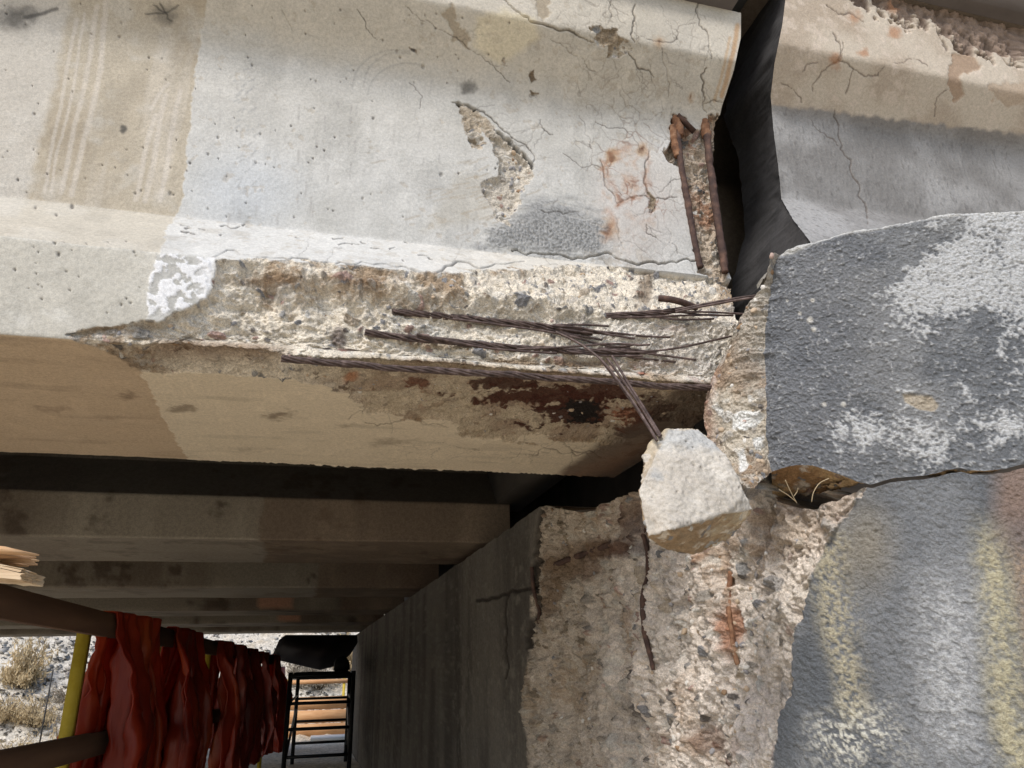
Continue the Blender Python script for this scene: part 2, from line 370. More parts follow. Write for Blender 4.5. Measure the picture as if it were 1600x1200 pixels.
# -- colours of the sound surface
n_lo = fbm(B, 3.0, 4, 31); n_md = fbm(B, 14, 4, 32); n_hi = fbm(B, 90, 3, 33)
n_vs = fbm(B*np.array([1, 1, .12]), 24, 4, 34)                        # run-down streaks
tan = mix(L(196, 182, 156)*np.ones((len(B), 3)), L(176, 158, 128), ss(-.4, .6, n_lo)); tan = mix(tan, L(208, 200, 184), ss(.1, .7, n_md)*.6)
sdl = psd(u, v, [(-600, -200), (118, -200), (112, 0), (88, 130), (60, 240), (48, 300), (30, 340), (-600, 330)], 200)
tan = mix(tan, L(210, 203, 190), ss(-6, 10, sdl)*.75)
tan = mix(tan, L(202, 194, 176), hau*.7); tan = mix(tan, L(206, 202, 188), side*.8)
tan = mix(tan, L(228, 224, 212), side*ss(.2, .8, fbm(B, 16, 4, 35))*.7)
tan = mix(tan, L(212, 182, 142), soff*.9)
tan = mix(tan, L(222, 212, 196), web*ss(.15, .6, n_vs)*.25)
pnt = mix(L(212, 210, 203)*np.ones((len(B), 3)), L(196, 194, 186), ss(-.5, .7, n_md)*.7); pnt = mix(pnt, L(224, 226, 226), ss(.0, .9, n_lo)*.7)
pnt = mix(pnt, L(206, 214, 222), ss(130, 10, np.hypot((u-380)*.9, (v-300)*1.3))*.5*web)
pnt = mix(pnt, L(186, 184, 176), web*ss(.2, .8, n_vs)*.4)
pnt = mix(pnt, L(206, 193, 168), ss(SA[np.argmax(FAC == 2)]+.09, SA[np.argmax(FAC == 2)]-.06, SS+.03*n_md)*.75); pnt = mix(pnt, L(196, 186, 166), web*ss(260, 120, v-(u-330)*.13)*.25)
pnt = mix(pnt, L(212, 210, 203), hau*.8); pnt = mix(pnt, L(196, 190, 178), hau*ss(.2, .7, fbm(B, 34, 4, 36))*.7); pnt = mix(pnt, L(216, 206, 186), hau*ss(560, 860, u)*.6)
pnt = mix(pnt, L(236, 216, 180), soff*.95)
EDGE = jag([(328, -160), (322, 0), (317, 60), (302, 150), (286, 300), (280, 326), (266, 346), (242, 410), (228, 500), (210, 555), (222, 590), (290, 712), (300, 730)], .03, 3, 4)
eu = np.interp(v, EDGE[:, 1], EDGE[:, 0]); painted = ss(-1.5, 1.5, u-eu)
col = mix(tan, pnt, painted)
dep = -0.0009*painted                                                  # inward depth; the coat stands proud
def stain(pts, wd, c, s, line=False, soft=1.0):
    i = near(u, v, pts, wd*3+8 if line else 80)
    if line: d, _ = ldist(us[i], vs_s[i], pts, wd*3+8); m = ss(wd*(1+soft), wd*.4, d)
    else: m = ss(-wd, wd, psd(u[i], v[i], pts, 80))
    dab(col, i, c, m*s)
# white runs down the unpainted web
for pts, wd in [([(152, 10), (140, 90), (118, 190), (96, 302)], 4), ([(166, 0), (158, 100), (132, 215), (112, 304)], 4.5), ([(120, 30), (104, 110), (82, 220), (70, 300)], 3), ([(132, 20), (118, 120), (88, 240), (80, 300)], 2.5),
                ([(243, 180), (226, 240), (212, 312)], 4), ([(258, 150), (246, 220), (226, 314)], 4.5), ([(282, 142), (266, 220), (250, 312)], 4), ([(236, 170), (246, 150), (262, 130)], 3)]:
    stain(jag(pts, .008, 2, 3), wd*.8, L(222, 211, 196), .5, True, .9)
for cx, cy, r, s in [(20, 28, 30, .8), (48, 22, 20, .55), (258, 22, 22, .55), (192, 204, 7, .9), (730, 139, 13, .75), (1175, 60, 10, .3)]:
    blot(col, u, v, cx, cy, r, r*.8, L(92, 88, 80), s, (4*n_hi+9*n_md)/r, 1.25, .2)
stain([(40, 28), (62, 22), (88, 14)], 2.5, L(88, 85, 80), .75, True)
for q, (a, b, c_, d_) in enumerate([(258, 20, 250, 5), (258, 20, 278, 8), (258, 20, 228, 22), (258, 20, 268, 32), (258, 20, 240, 8)]):
    stain(jag([(a, b), (c_, d_)], .1, 2, q), 1.2, L(80, 74, 66), .7, True)
# trowel sweep and drips in the paint
for k_, (cx, cy, rx, ry) in enumerate([(622, 140, 72, 62), (640, 150, 66, 52), (626, 136, 58, 54)]):
    a = np.linspace(math.radians(182), math.radians(285), 16)
    stain(np.column_stack([cx+rx*np.cos(a), cy+ry*np.sin(a)]), 1.2, L(160, 156, 148), .4, True)
for q in range(46):
    x0, y0 = rng.uniform(330, 800), rng.uniform(120, 345); l = rng.uniform(6, 26)
    stain([(x0, y0), (x0-1, y0+l)], rng.uniform(.8, 1.8), L(172, 168, 162), rng.uniform(.25, .55), True)
for q in range(30):                                                    # scuffs where the brush skidded
    x0, y0 = rng.uniform(365, 400), rng.uniform(100, 330); stain([(x0, y0), (x0+rng.uniform(4, 12), y0-rng.uniform(2, 9))], 1.0, L(168, 168, 166), .55, True)
stain([(690, 320), (715, 270), (760, 275), (775, 300), (770, 345), (720, 352), (660, 360)], 12, L(196, 188, 170), .55)
# cream and bare patches on the top flange
stain([(745, 30), (790, 12), (838, 30), (845, 62), (822, 72), (800, 92), (770, 98), (742, 75)], 7, L(222, 206, 166), .8)
for pts in ([(690, 22), (706, 12), (718, 40), (738, 62), (734, 78), (712, 66), (700, 44)], [(836, -8), (858, -8), (860, 20), (850, 36), (838, 24)]):
    sdp = psd(u, v, pts); m = ss(-1.5, 2.5, sdp+3*n_hi); col = mix(col, L(172, 154, 124)*1.0, m*.85); dep = dep+.0025*m
flk = ss(.60, .66, fbm(B, 48, 5, 37)+.30*fbm(B, 5, 3, 38)+.22*ss(560, 1000, u)-.10)*(FA <= 3)*painted*ss(.3, -.3, (u-700)*0.)
col = mix(col, L(184, 168, 142), flk*.75); dep = dep+flk*.0012
mot = ss(.1, .5, fbm(B*np.array([1, 1, .6]), 11, 5, 39)); col = mix(col, col*.90, mot*(FA <= 4)); mot = ss(.25, .7, fbm(B, 26, 5, 40)); col = mix(col, col*1.07, mot)
for q in range(60):
    x0, y0 = rng.normal(735, 40), rng.normal(305, 28); stain([(x0, y0), (x0+rng.uniform(8, 26), y0-rng.uniform(1, 8))], rng.uniform(.7, 1.4), L(178, 162, 136), rng.uniform(.3, .6), True)
# peeling white coat on the flange side
wp = ss(-2, 3, psd(u, v, [(244, 398), (336, 402), (330, 440), (322, 474), (290, 484), (228, 500), (232, 460)]))
peel = ss(-.02, .10, fbm(B, 95, 4, 41)); col = mix(col, mix(L(238, 238, 238)*np.ones_like(col), L(190, 188, 180), peel*ss(330, 300, u)), wp); dep = dep+wp*(peel*.0014-.0012)
# small black slits where the coat lifts off the haunch
for q in range(22):
    x0 = 280+400*rng.random()**1.3; y0 = 354+(x0-290)*.085+rng.normal(4, 10); l = rng.lognormal(2.2, .55); pts = jag([(x0, y0), (x0+l, y0+rng.uniform(-2, 3))], .07, 2, q)
    i = near(us, vs_s, pts, 12); i = i[(hau | side)[i]]; d, tt = ldist(us[i], vs_s[i], pts, 12); m = ss(1.7, .4, d*(1+.6*tt)); dab(col, i, L(88, 82, 74), m*.8); dep[i] += m*.003-ss(6, 2, d)*(1-m)*.0007
# bug holes
for q in range(150):
    x0, y0 = rng.uniform(0, 830), rng.uniform(5, 340); r = rng.choice([1.2, 1.6, 2.1, 3.0], p=[.62, .25, .1, .03])
    if q > 122: x0, y0 = rng.uniform(0, 230), rng.uniform(375, 490)
    m_ = np.where((np.abs(u0-x0) < 8) & (np.abs(v0-y0) < 8))[0]
    if len(m_): mm = ss(r*1.35, r*.5, np.hypot(u0[m_]-x0, (v0[m_]-y0)*.8)); ps = rng.uniform(.25, .85); dep[m_] += .003*mm; col[m_] = mix(col[m_], L(84, 80, 76), mm*ps)
# soffit smudges, flakes and the rust-brown stain
for x0, y0, rx, ry, s in [(205, 620, 26, 9, .6), (285, 638, 20, 7, .6), (432, 648, 26, 8, .65), (535, 665, 22, 8, .5), (160, 655, 40, 6, .3), (600, 690, 40, 9, .35), (90, 640, 30, 6, .35), (390, 700, 50, 6, .25)]:
    blot(col, u, v, x0, y0, rx, ry, L(104, 78, 52), s, .7*n_md+.4*n_hi, 1.2, .1, soff)
col = mix(col, col*.78, (soff*ss(.1, .9, fbm(B*np.array([.22, 1, 1]), 30, 4, 43))*.8))
# fan of hairline cracks towards the girder end
P2 = B+.02*np.stack([fbm(B, 14, 3, 44), fbm(B, 14, 3, 45), fbm(B, 14, 3, 46)], -1)
hl = np.zeros(len(B))
i = np.where((u > 800) & (u0 < 1180) & (v0 < 430) & (v0 > -40) & (FA <= 2))[0]; f1, f2, _c = worley(P2[i]*np.array([1, 1, .7]), 24, 5)
hl[i] = ss(.055, .0, f2-f1)*ss(820, 920, u[i])*ss(-.1, .4, fbm(B[i], 9, 3, 47))*.75
i = np.where(soff & (u0 > 500) & (u0 < 1180))[0]; f1, f2, _c = worley(P2[i]*np.array([.6, 1, 1]), 20, 6); hl[i] = ss(.05, 0, f2-f1)*ss(520, 700, u[i])*ss(-.1, .4, fbm(B[i], 8, 3, 48))*.7
col = mix(col, L(104, 92, 76), hl*.55); dep = dep+hl*.0008
# rust bleeding through the web near the end
rz = ss(70, 10, np.hypot((u-985)*1.05, (v-300)*.62)+26*n_md); rv = ss(.35, 1., fbm(P2*np.array([1, 1, .6]), 20, 4, 49)+rz*.5)
col = mix(col, L(208, 196, 186), ss(110, 20, np.hypot(u-1000, (v-320)*.8))*.55*web)
rz = rz*ss(-.6, .5, n_hi+n_md+.3); col = mix(col, L(198, 150, 108), rz*rv*.55); col = mix(col, L(150, 92, 58), ss(90, 30, np.hypot(u-990, (v-300)*.7))*hl*.9*web); col = mix(col, L(140, 88, 58), rz*ss(.8, 1.25, fbm(P2, 40, 3, 50)+rv*.7)*.7)
for cx, cy, r in [(1030, 65, 17), (955, 246, 14), (1002, 235, 12), (950, 360, 20), (1078, 150, 10)]:
    blot(col, u, v, cx, cy, r, r, L(190, 142, 78), .7, 8*n_md/r, 1.2, .1); blot(col, u, v, cx, cy, r*.5, r*.5, L(96, 56, 34), .85, 8*n_md/r, 1., 0)
stain([(1152, 40), (1146, 80), (1128, 150)], 3, L(196, 150, 92), .8, True); stain([(1140, 60), (1132, 100), (1116, 158)], 2, L(200, 160, 106), .6, True)
# grey mortar patch at the foot of the web
gsd = psd(u, v, [(752, 386), (776, 356), (800, 338), (822, 322), (846, 314), (884, 318), (912, 334), (938, 348), (944, 372), (940, 398), (880, 398), (820, 394)])+7*fbm(B, 30, 3, 51)
gm = ss(-20, 14, gsd+12*fbm(B*np.array([.25, 1, 1]), 90, 3, 53))*web; gr = fbm(B, 300, 3, 52)
col = mix(col, mix(L(168, 168, 166)*np.ones_like(col), L(138, 138, 136), ss(-.4, .6, gr)), gm); dep = dep-gm*(.0018+.0022*gr*ss(335, 350, v))

# -- cracks
def crack(pts, wd, dp, seed, amp=.1, tone=(78, 68, 58), s=.7, branch=True):
    jp = jag(pts, amp, 3, seed); i = near(u0, v0, jp, 14)
    d, tt = ldist(u0[i], v0[i], jp, 14); wv_ = wd*.62*(.45+.35*np.sin(np.pi*np.clip(tt, .03, .97))+.35*n_md[i]); wv_ = np.maximum(wv_, .75); m = ss(wv_*1.3, wv_*.35, d)
    dab(col, i, L(*tone), m*s*np.clip(.75+.8*n_md[i], .25, 1)); dep[i] += m*dp*.55
    if wd > 1.55 and branch:
        r = np.random.default_rng(seed+900)
        for b in range(3):
            k0 = r.integers(1, len(jp)-1); d_ = (jp[min(k0+1, len(jp)-1)]-jp[k0-1]); d_ = d_/(np.linalg.norm(d_)+1e-6); a_ = r.choice([-1, 1])*r.uniform(.5, 1.1); R_ = np.array([[math.cos(a_), -math.sin(a_)], [math.sin(a_), math.cos(a_)]]); e_ = R_@d_
            crack([jp[k0], jp[k0]+e_*r.uniform(8, 16), jp[k0]+e_*r.uniform(20, 42)+r.normal(0, 5, 2)], 1.0, .001, seed*7+b, .14, tone, s*.55, False)
CR = [([(778, -4), (800, 12), (826, 28), (854, 40), (882, 47), (906, 58), (934, 66)], 3.6, .012), ([(982, 82), (998, 108), (1022, 121)], 2.6, .006), ([(993, 6), (990, 40), (992, 66)], 2.4, .006), ([(958, -4), (952, 14), (955, 28)], 2, .004),
      ([(634, 10), (668, 32), (702, 54), (740, 80), (770, 102), (796, 128)], 1.7, .003), ([(860, 62), (884, 74), (912, 92), (930, 112)], 1.8, .003), ([(1034, 76), (1040, 104), (1046, 130), (1044, 152)], 2.2, .004),
      ([(1090, 6), (1092, 40), (1108, 66), (1112, 92)], 2.4, .005), ([(1104, 106), (1100, 130), (1098, 160), (1104, 176)], 2.8, .006), ([(1100, 162), (1116, 156), (1128, 160)], 2.4, .005), ([(1010, 62), (1030, 66), (1052, 66), (1060, 42), (1086, 36)], 1.7, .002),
      ([(706, 160), (742, 170), (764, 182), (782, 200), (800, 216)], 2.4, .006), ([(716, 162), (740, 178), (764, 202), (790, 220), (812, 240), (832, 262)], 8.5, .045), ([(845, 186), (848, 200), (864, 210)], 2.2, .003),
      ([(832, 262), (836, 246), (822, 226), (800, 214)], 2, .004), ([(846, 330), (868, 332), (880, 336), (905, 332)], 2.6, .004),
      ([(540, 412), (590, 413), (640, 421), (690, 424), (760, 418), (820, 408)], 3.0, .010), ([(800, 392), (860, 398), (930, 400), (980, 408), (1010, 410), (1040, 412), (1086, 408)], 3.4, .010), ([(335, 402), (420, 402), (480, 404), (540, 412)], 2.4, .006),
      ([(938, 250), (944, 276), (956, 300), (964, 318)], 2.8, .004), ([(1014, 236), (1008, 262), (1012, 300), (1020, 312)], 3, .005), ([(964, 318), (984, 310), (1010, 306), (1040, 312), (1058, 308)], 2.2, .003), ([(1016, 306), (1024, 322), (1018, 332)], 4, .008),
      ([(1010, 350), (1010, 364), (1026, 372)], 1.9, .003), ([(962, 340), (966, 370), (974, 388)], 1.7, .002), ([(1040, 355), (1046, 380), (1058, 396)], 1.6, .002),
      ([(1030, 300), (1046, 286), (1068, 276)], 1.5, .002), ([(905, 180), (914, 210), (924, 232)], 1.4, .002), ([(930, 190), (960, 200), (990, 214), (1000, 236)], 1.4, .002), ([(880, 240), (910, 262), (940, 262)], 1.3, .002),
      ([(440, 16), (456, 44), (458, 50)], 2, .003), ([(558, 15), (572, 36), (590, 62)], 1.4, .002), ([(640, 130), (660, 150), (655, 170)], 1.2, .001),
      ([(545, 655), (600, 645), (640, 640)], 1.6, .003), ([(570, 660), (610, 662), (640, 655), (700, 668)], 1.5, .003), ([(800, 716), (850, 700), (900, 712), (930, 704)], 2.4, .005), ([(880, 690), (900, 706), (940, 714)], 2, .004)]
for i, (p_, w_, d_) in enumerate(CR): crack(p_, w_, d_, 100+i)
for i, (p_, w_) in enumerate([([(940, 252), (948, 280), (964, 318)], 7), ([(1012, 240), (1010, 300), (1018, 330)], 6), ([(966, 318), (1000, 308)], 5), ([(946, 330), (960, 345), (945, 375)], 8), ([(940, 262), (960, 240), (985, 232)], 6)]):
    jp = jag(p_, .1, 3, 300+i); j = near(u, v, jp, 22); d, tt = ldist(u[j], v[j], jp, 22); dab(col, j, L(182, 124, 78), ss(w_*1.3, 0, d+3*n_hi[j])*.4)

# -- spalls: web, top flange, bottom flange, stirrup slot
bh, bc = np.zeros(len(B)), np.zeros((len(B), 3)); core = np.zeros(len(B)); sdep = np.zeros(len(B))
def spall(sdist, depth, ramp, seed, amp=1.0, where=None, **kw):
    """sdist px inside the broken outline"""
    global core, sdep, bh, bc
    m = np.where(sdist > -2)[0] if where is None else np.where((sdist > -2) & where)[0]
    if len(m) == 0: return
    h, c = broken(B[m], seed, **kw); k = ss(-1, ramp, sdist[m])
    sdep[m] = np.maximum(sdep[m], k*(depth[m] if np.ndim(depth) else depth)); bh[m] = h*amp*ss(0, 8, sdist[m]); bc[m] = c; core[m] = np.maximum(core[m], ss(-.6, 1.2, sdist[m]))
WS = [(714, 160), (730, 164), (748, 176), (770, 196), (796, 222), (822, 246), (834, 264), (832, 280), (820, 292), (812, 316), (800, 338), (794, 352), (774, 342), (764, 322), (752, 300), (753, 284), (776, 278), (782, 258), (770, 226), (752, 206), (756, 224), (744, 232), (732, 226), (726, 206), (722, 182)]
spall(psd(u, v, WS)+3*n_hi, np.where(v0 > 215, .013, .004), 9, 60, .6, web, cream=(218, 206, 186), brown=(190, 170, 140), brown_at=.25)
TS = [(926, 42), (938, 38), (950, 46), (962, 42), (968, 56), (984, 64), (992, 80), (972, 86), (966, 94), (946, 88), (952, 74), (930, 66)]
spall(psd(u, v, TS)+3*n_hi, .007, 5, 61, .5, topf, cream=(190, 172, 142), brown=(158, 136, 104), brown_at=.1)
for pts in ([(826, 112), (836, 110), (840, 124), (830, 128)], [(830, 142), (842, 148), (838, 156), (828, 152)], [(1012, 300), (1026, 306), (1022, 330), (1014, 334)], [(782, 92), (792, 90), (790, 100)], [(642, 72), (660, 78), (650, 84)]):
    spall(psd(u, v, pts)+2*n_hi, .004, 4, 62, .4, None, cream=(176, 158, 130), brown=(130, 108, 80), brown_at=0)
SLOT = [(1046, 180), (1072, 182), (1084, 206), (1098, 196), (1104, 178), (1135, 178), (1140, 440), (1092, 430), (1088, 404), (1080, 340), (1072, 290), (1062, 262), (1040, 250), (1034, 238), (1044, 226), (1052, 216)]
spall(psd(u, v, SLOT)+3*n_hi, .020, 7, 63, 1.25, v0 < 436, cream=(210, 188, 160), brown=(170, 118, 80), brown_at=.0, stone_f=75.)
LOW = [(104, 524), (150, 512), (200, 503), (252, 497), (292, 482), (322, 470), (331, 436), (337, 406), (400, 404), (480, 406), (545, 414), (600, 416), (640, 424), (690, 427), (760, 421), (830, 418), (900, 414), (960, 412), (1010, 416), (1050, 420), (1100, 420), (1135, 424), (1400, 430), (1400, 640),
       (1180, 700), (1010, 640), (992, 668), (960, 690), (900, 694), (850, 688), (780, 690), (720, 676), (690, 664), (640, 646), (585, 640), (540, 612), (440, 600), (360, 592), (300, 584), (236, 580), (196, 566), (150, 542)]
lsd = psd(u0, v0, LOW, 120)+5*fbm(B, 28, 4, 64)+3*n_hi+soff*16*fbm(B*np.array([.6, 1, 1]), 16, 4, 56)*ss(140, 320, u0)
dlow = (.010+.026*ss(0, 70, lsd)*ss(130, 420, u0)+.004*n_lo)*np.where(soff, .8, 1.0)
spall(lsd, dlow*np.where(soff, 1-.25*ss(440, 560, u0), 1), 7, 65, 1.0, side | hau | soff, brown_at=.38)
und = ss(430, 600, u0+60*n_md)*soff; bc = mix(bc, mix(L(206, 182, 142)*np.ones_like(bc), L(164, 128, 86), ss(-.3, .5, fbm(B, 16, 4, 69))), und*core*.7); bh *= 1-.35*und
# greyer gravel at the thin left tip, whiter lime by the strands, browner hollow below the haunch
lw = ss(-1, 3, lsd)*(side | soff | hau)
bc = mix(bc, L(150, 140, 124), lw*ss(330, 180, u0)*.45*ss(-.3, .5, n_md)); bc = mix(bc, L(238, 230, 216), lw*ss(820, 1000, u0)*ss(470, 500, v0)*ss(-.5, .4, n_md)*.7*(1-und))
bc = mix(bc, L(150, 112, 70), lw*ss(26, 4, np.abs(v0-(552+(u0-300)*.03)))*ss(200, 260, u0)*ss(480, 400, u0)*.7)
for cx, cy, rx, ry, c, s in [(530, 520, 12, 22, (96, 74, 74), .7), (548, 596, 14, 8, (196, 120, 56), .8), (1012, 440, 14, 26, (140, 118, 92), .8), (545, 548, 20, 7, (120, 66, 44), .7), (700, 528, 60, 9, (176, 150, 112), .5), (800, 565, 70, 14, (150, 116, 72), .8),
                             (930, 562, 60, 12, (146, 112, 70), .8), (1060, 500, 40, 10, (190, 170, 160), .5), (430, 430, 70, 10, (150, 112, 70), .5), (560, 430, 60, 8, (146, 108, 66), .5), (1040, 560, 50, 8, (200, 178, 160), .6), (1013, 587, 8, 6, (196, 106, 60), .8)]:
    blot(bc, u0, v0, cx, cy, rx, ry, L(*c), s, .5*n_md, 1.2, .3)
# rust and tar-black patches under the strand
n_rs = .85*fbm(B, 26, 4, 67)+.3*n_hi
for cx, cy, rx, ry, c, s in [(830, 632, 110, 14, (92, 46, 26), .95), (880, 652, 62, 22, (84, 40, 24), .95), (905, 648, 26, 16, (44, 36, 32), 1.), (780, 612, 60, 9, (84, 42, 26), .9), (650, 608, 30, 8, (120, 60, 30), .8), (990, 655, 30, 16, (172, 88, 36), .8), (940, 625, 60, 9, (90, 44, 26), .9), (1010, 660, 40, 40, (70, 34, 22), .7)]:
    blot(bc, u0, v0, cx, cy, rx, ry, L(*c), s, n_rs, 1.05, .75, soff); blot(col, u0, v0, cx, cy, rx, ry, L(*c), s*.6, n_rs, 1.05, .75, soff)
col = mix(col, L(72, 44, 32), soff*ss(.635, .675, B[:, 0]+.012*n_md)*.8); bc = mix(bc, L(72, 44, 32), soff*ss(.65, .70, B[:, 0]+.012*n_md)*.7)  # soffit over the pier: rust brown, with the pier's shade painted in
stain([(880, 745), (1010, 690), (990, 715), (960, 740)], 20, L(176, 112, 56), .4)
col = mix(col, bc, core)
pos = B-NN*(dep*(1-core))[:, None]-DD*(sdep*core)[:, None]+DD*(bh*core)[:, None]
pos += NN*((.0006*n_md+.0004*n_hi+.0018*n_lo)*(1-core))[:, None]
# ragged drip edge at the back of the soffit
bk = ss(YB-.012, YB, B[:, 1])*soff; pos[:, 2] -= bk*.004*np.abs(fbm(B, 60, 2, 68))*ss(250, 420, u0)
G = pos.reshape(nr, nc, 3); CG = col.reshape(nr, nc, 3); COREG = core.reshape(nr, nc)
Q = quads(nr, nc, False); qf = FA[Q[:, 0]]; qc = core[Q].mean(1) > .5
f_ = pos.astype(np.float32)
part_of('top_flange', f_, Q, (qf <= 1) & ~qc, col, M_CON, fascia)
part_of('web', f_, Q, (qf == 2) & ~qc, col, M_CON, fascia)
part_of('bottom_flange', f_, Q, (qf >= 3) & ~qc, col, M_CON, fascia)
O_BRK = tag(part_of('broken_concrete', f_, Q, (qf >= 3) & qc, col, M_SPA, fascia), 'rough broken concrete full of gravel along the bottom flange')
uq_ = u0[Q].mean(1); O_PAT = tag(part_of('spalled_patch', f_, Q, (qf <= 2) & qc & (uq_ < 905), col, M_SPA, fascia), 'bare gravelly patch where the web face has fallen off')
vq_ = v0[Q].mean(1); big_ = (uq_ > 915) & (uq_ < 1000) & (vq_ < 110)
tag(part_of('spalled_patch', f_, Q, (qf <= 1) & qc & big_, col, M_SPA, fascia), 'small bare patch under the top flange')
part_of('slot_head', f_, Q, (qf <= 1) & qc & (uq_ >= 905) & ~big_, col, M_SPA, fascia)['kind'] = 'stuff'
tag(part_of('stirrup_slot', f_, Q, (qf == 2) & qc & (uq_ >= 905), col, M_SPA, fascia), 'rust stained slot of bare concrete at the girder end')
# end face and back of the girder
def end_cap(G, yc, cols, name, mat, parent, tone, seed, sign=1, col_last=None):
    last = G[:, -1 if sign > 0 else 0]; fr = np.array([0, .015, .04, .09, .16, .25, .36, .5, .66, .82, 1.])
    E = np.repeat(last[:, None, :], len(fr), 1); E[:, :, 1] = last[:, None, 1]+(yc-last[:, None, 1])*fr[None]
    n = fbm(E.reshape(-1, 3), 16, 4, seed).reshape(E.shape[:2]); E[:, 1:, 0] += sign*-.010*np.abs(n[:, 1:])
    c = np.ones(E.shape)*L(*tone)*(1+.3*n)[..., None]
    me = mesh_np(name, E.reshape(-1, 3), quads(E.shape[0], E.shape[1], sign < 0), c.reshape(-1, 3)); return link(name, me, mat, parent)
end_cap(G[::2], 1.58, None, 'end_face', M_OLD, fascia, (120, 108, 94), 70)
def back_mesh(x0, x1, zt, zs, ztop, name, parent, mat, tone, dz=0.0):
    pr = np.array([(YB, SOF+dz), (YB, zs[0]), (YB-.185, zs[1]), (YB-.185, zs[2]), (YB-.0725, zs[3]), (YB-.0725, ztop), (1.2875, ztop)])
    V = np.array([[x, y, z] for y, z in pr for x in (x0, x1)]); Qb = np.array([[2*i, 2*i+1, 2*i+3, 2*i+2] for i in range(len(pr)-1)])
    return link(name, mesh_np(name, V, Qb, np.ones((len(V), 3))*L(*tone)), mat, parent, False)
back_mesh(-3.2, .82, ZT, (1.775, 1.9625, 2.4375, 2.55), ZT, 'back_face', fascia, M_OLD, (84, 76, 66))
# gravel stones that stand out of the break
GN = sheet_normals(G).reshape(-1, 3); GN *= np.sign((GN*DD).sum(1))[:, None]
cand = np.where((core > .9) & (FA >= 3) & (lsd > 6) & (u0 > 120) & (u0 < 1120))[0]
set_pebbles(O_BRK, pos[cand], GN[cand], 220, .0022, .0052, 11, .5)
cand = np.where((core > .9) & web & (u0 < 900) & (v0 > 235))[0]
set_pebbles(O_PAT, pos[cand], GN[cand], 26, .0028, .0055, 12)
def on_fascia(x, y, lift=0.0):
    """the broken face's point under a photo pixel"""
    d = (u0-x)**2+(v0-y)**2; i = int(np.argmin(d)); p = pos[i]; r = ray(x, y); t = (p[1]-lift)/r[1]; return CAM+r*t

# -- strands, wires and bars of the girder (they stay cast into it)
def strand(px, lift, r=.0066, parent=None, name='strand', n=110, wires=6):
    P = spline([on_fascia(x, y, lift) for x, y in px], n); P[:, 1] = gsm(P[:, 1:2], 5)[:, 0]; P = P+.0022*np.stack([fbm(P, 14, 3, len(px)+i) for i in range(3)], -1)*np.array([0, 1, 1])
    rw = r*(.36+.07*fbm(P, 40, 2, 5)); gs = [tube_geo(P, rw, 5)]+[tube_geo(P+.0008*np.stack([fbm(P, 25, 2, 11*i+j) for j in range(3)], -1), rw, 5, 38., r*.64, i*2*np.pi/wires) for i in range(wires)]
    V, Qs = join(gs); return link(name, mesh_np(name, V, Qs), M_STRAND, parent or fascia)
def wire(P3, r=.0024, name='wire', parent=None, n=60, m=None):
    P = spline(P3, n); V, Qs = tube_geo(P, r, 6); return link(name, mesh_np(name, V, Qs), m or M_STRAND, parent or fascia)
tag(strand([(428, 559), (480, 564), (520, 568), (640, 577), (760, 585), (900, 593), (1000, 600), (1060, 604), (1122, 608)], .012), 'lowest rusty twisted strand along the broken edge')
O_S2 = strand([(562, 517), (600, 523), (640, 528), (720, 536), (800, 543), (880, 548), (960, 550), (1005, 551)], .004)
O_S3 = strand([(606, 485), (640, 490), (680, 494), (760, 500), (840, 509), (880, 514), (930, 521)], .004)
O_S4 = strand([(940, 494), (980, 491), (1030, 489), (1075, 484)], .006)
for k_, pts in enumerate([[(940, 549), (985, 551), (1040, 547), (1080, 540), (1148, 524)], [(930, 545), (980, 541), (1020, 538)], [(880, 548), (940, 556), (1010, 556)], [(930, 548), (985, 545), (1030, 552)],
                          [(860, 511), (900, 518), (950, 522), (996, 530)], [(860, 509), (905, 511), (965, 526)], [(850, 513), (900, 524), (945, 532)], [(860, 508), (910, 507), (955, 510)],
                          [(1050, 488), (1100, 487), (1168, 491)], [(820, 504), (880, 520), (940, 540), (1000, 545)], [(905, 516), (960, 520), (1010, 526), (1052, 527)], [(800, 546), (880, 543), (960, 536), (1010, 540)], [(985, 549), (1040, 556), (1092, 563)], [(950, 552), (1000, 560), (1060, 566)], [(640, 520), (760, 545), (880, 553)], [(1000, 492), (1060, 500), (1120, 498)],
                          [(940, 496), (1000, 496), (1060, 493), (1120, 492)], [(700, 497), (800, 510), (870, 520), (915, 531)], [(1050, 486), (1095, 492), (1150, 493)]]):
    wire([on_fascia(x, y, .006+.003*(k_ % 3)) for x, y in pts], .0022, 'wire', O_S4 if pts[0][1] < 500 and pts[0][0] > 930 else (O_S3 if pts[-1][1] < 534 else O_S2))
def wpt(x, y, Y): return at(x, y, Y=Y)
for k_, pts in enumerate([[(1050, 489, 1.205), (1100, 478, 1.17), (1150, 469, 1.14), (1206, 461, 1.12)], [(1050, 486, 1.205), (1105, 474, 1.175), (1160, 464, 1.145), (1206, 459, 1.125)], [(1060, 484, 1.205), (1110, 477, 1.17), (1165, 466, 1.135), (1206, 463, 1.12)]]):
    wire([wpt(*q) for q in pts], .0022, 'wire', O_S4)
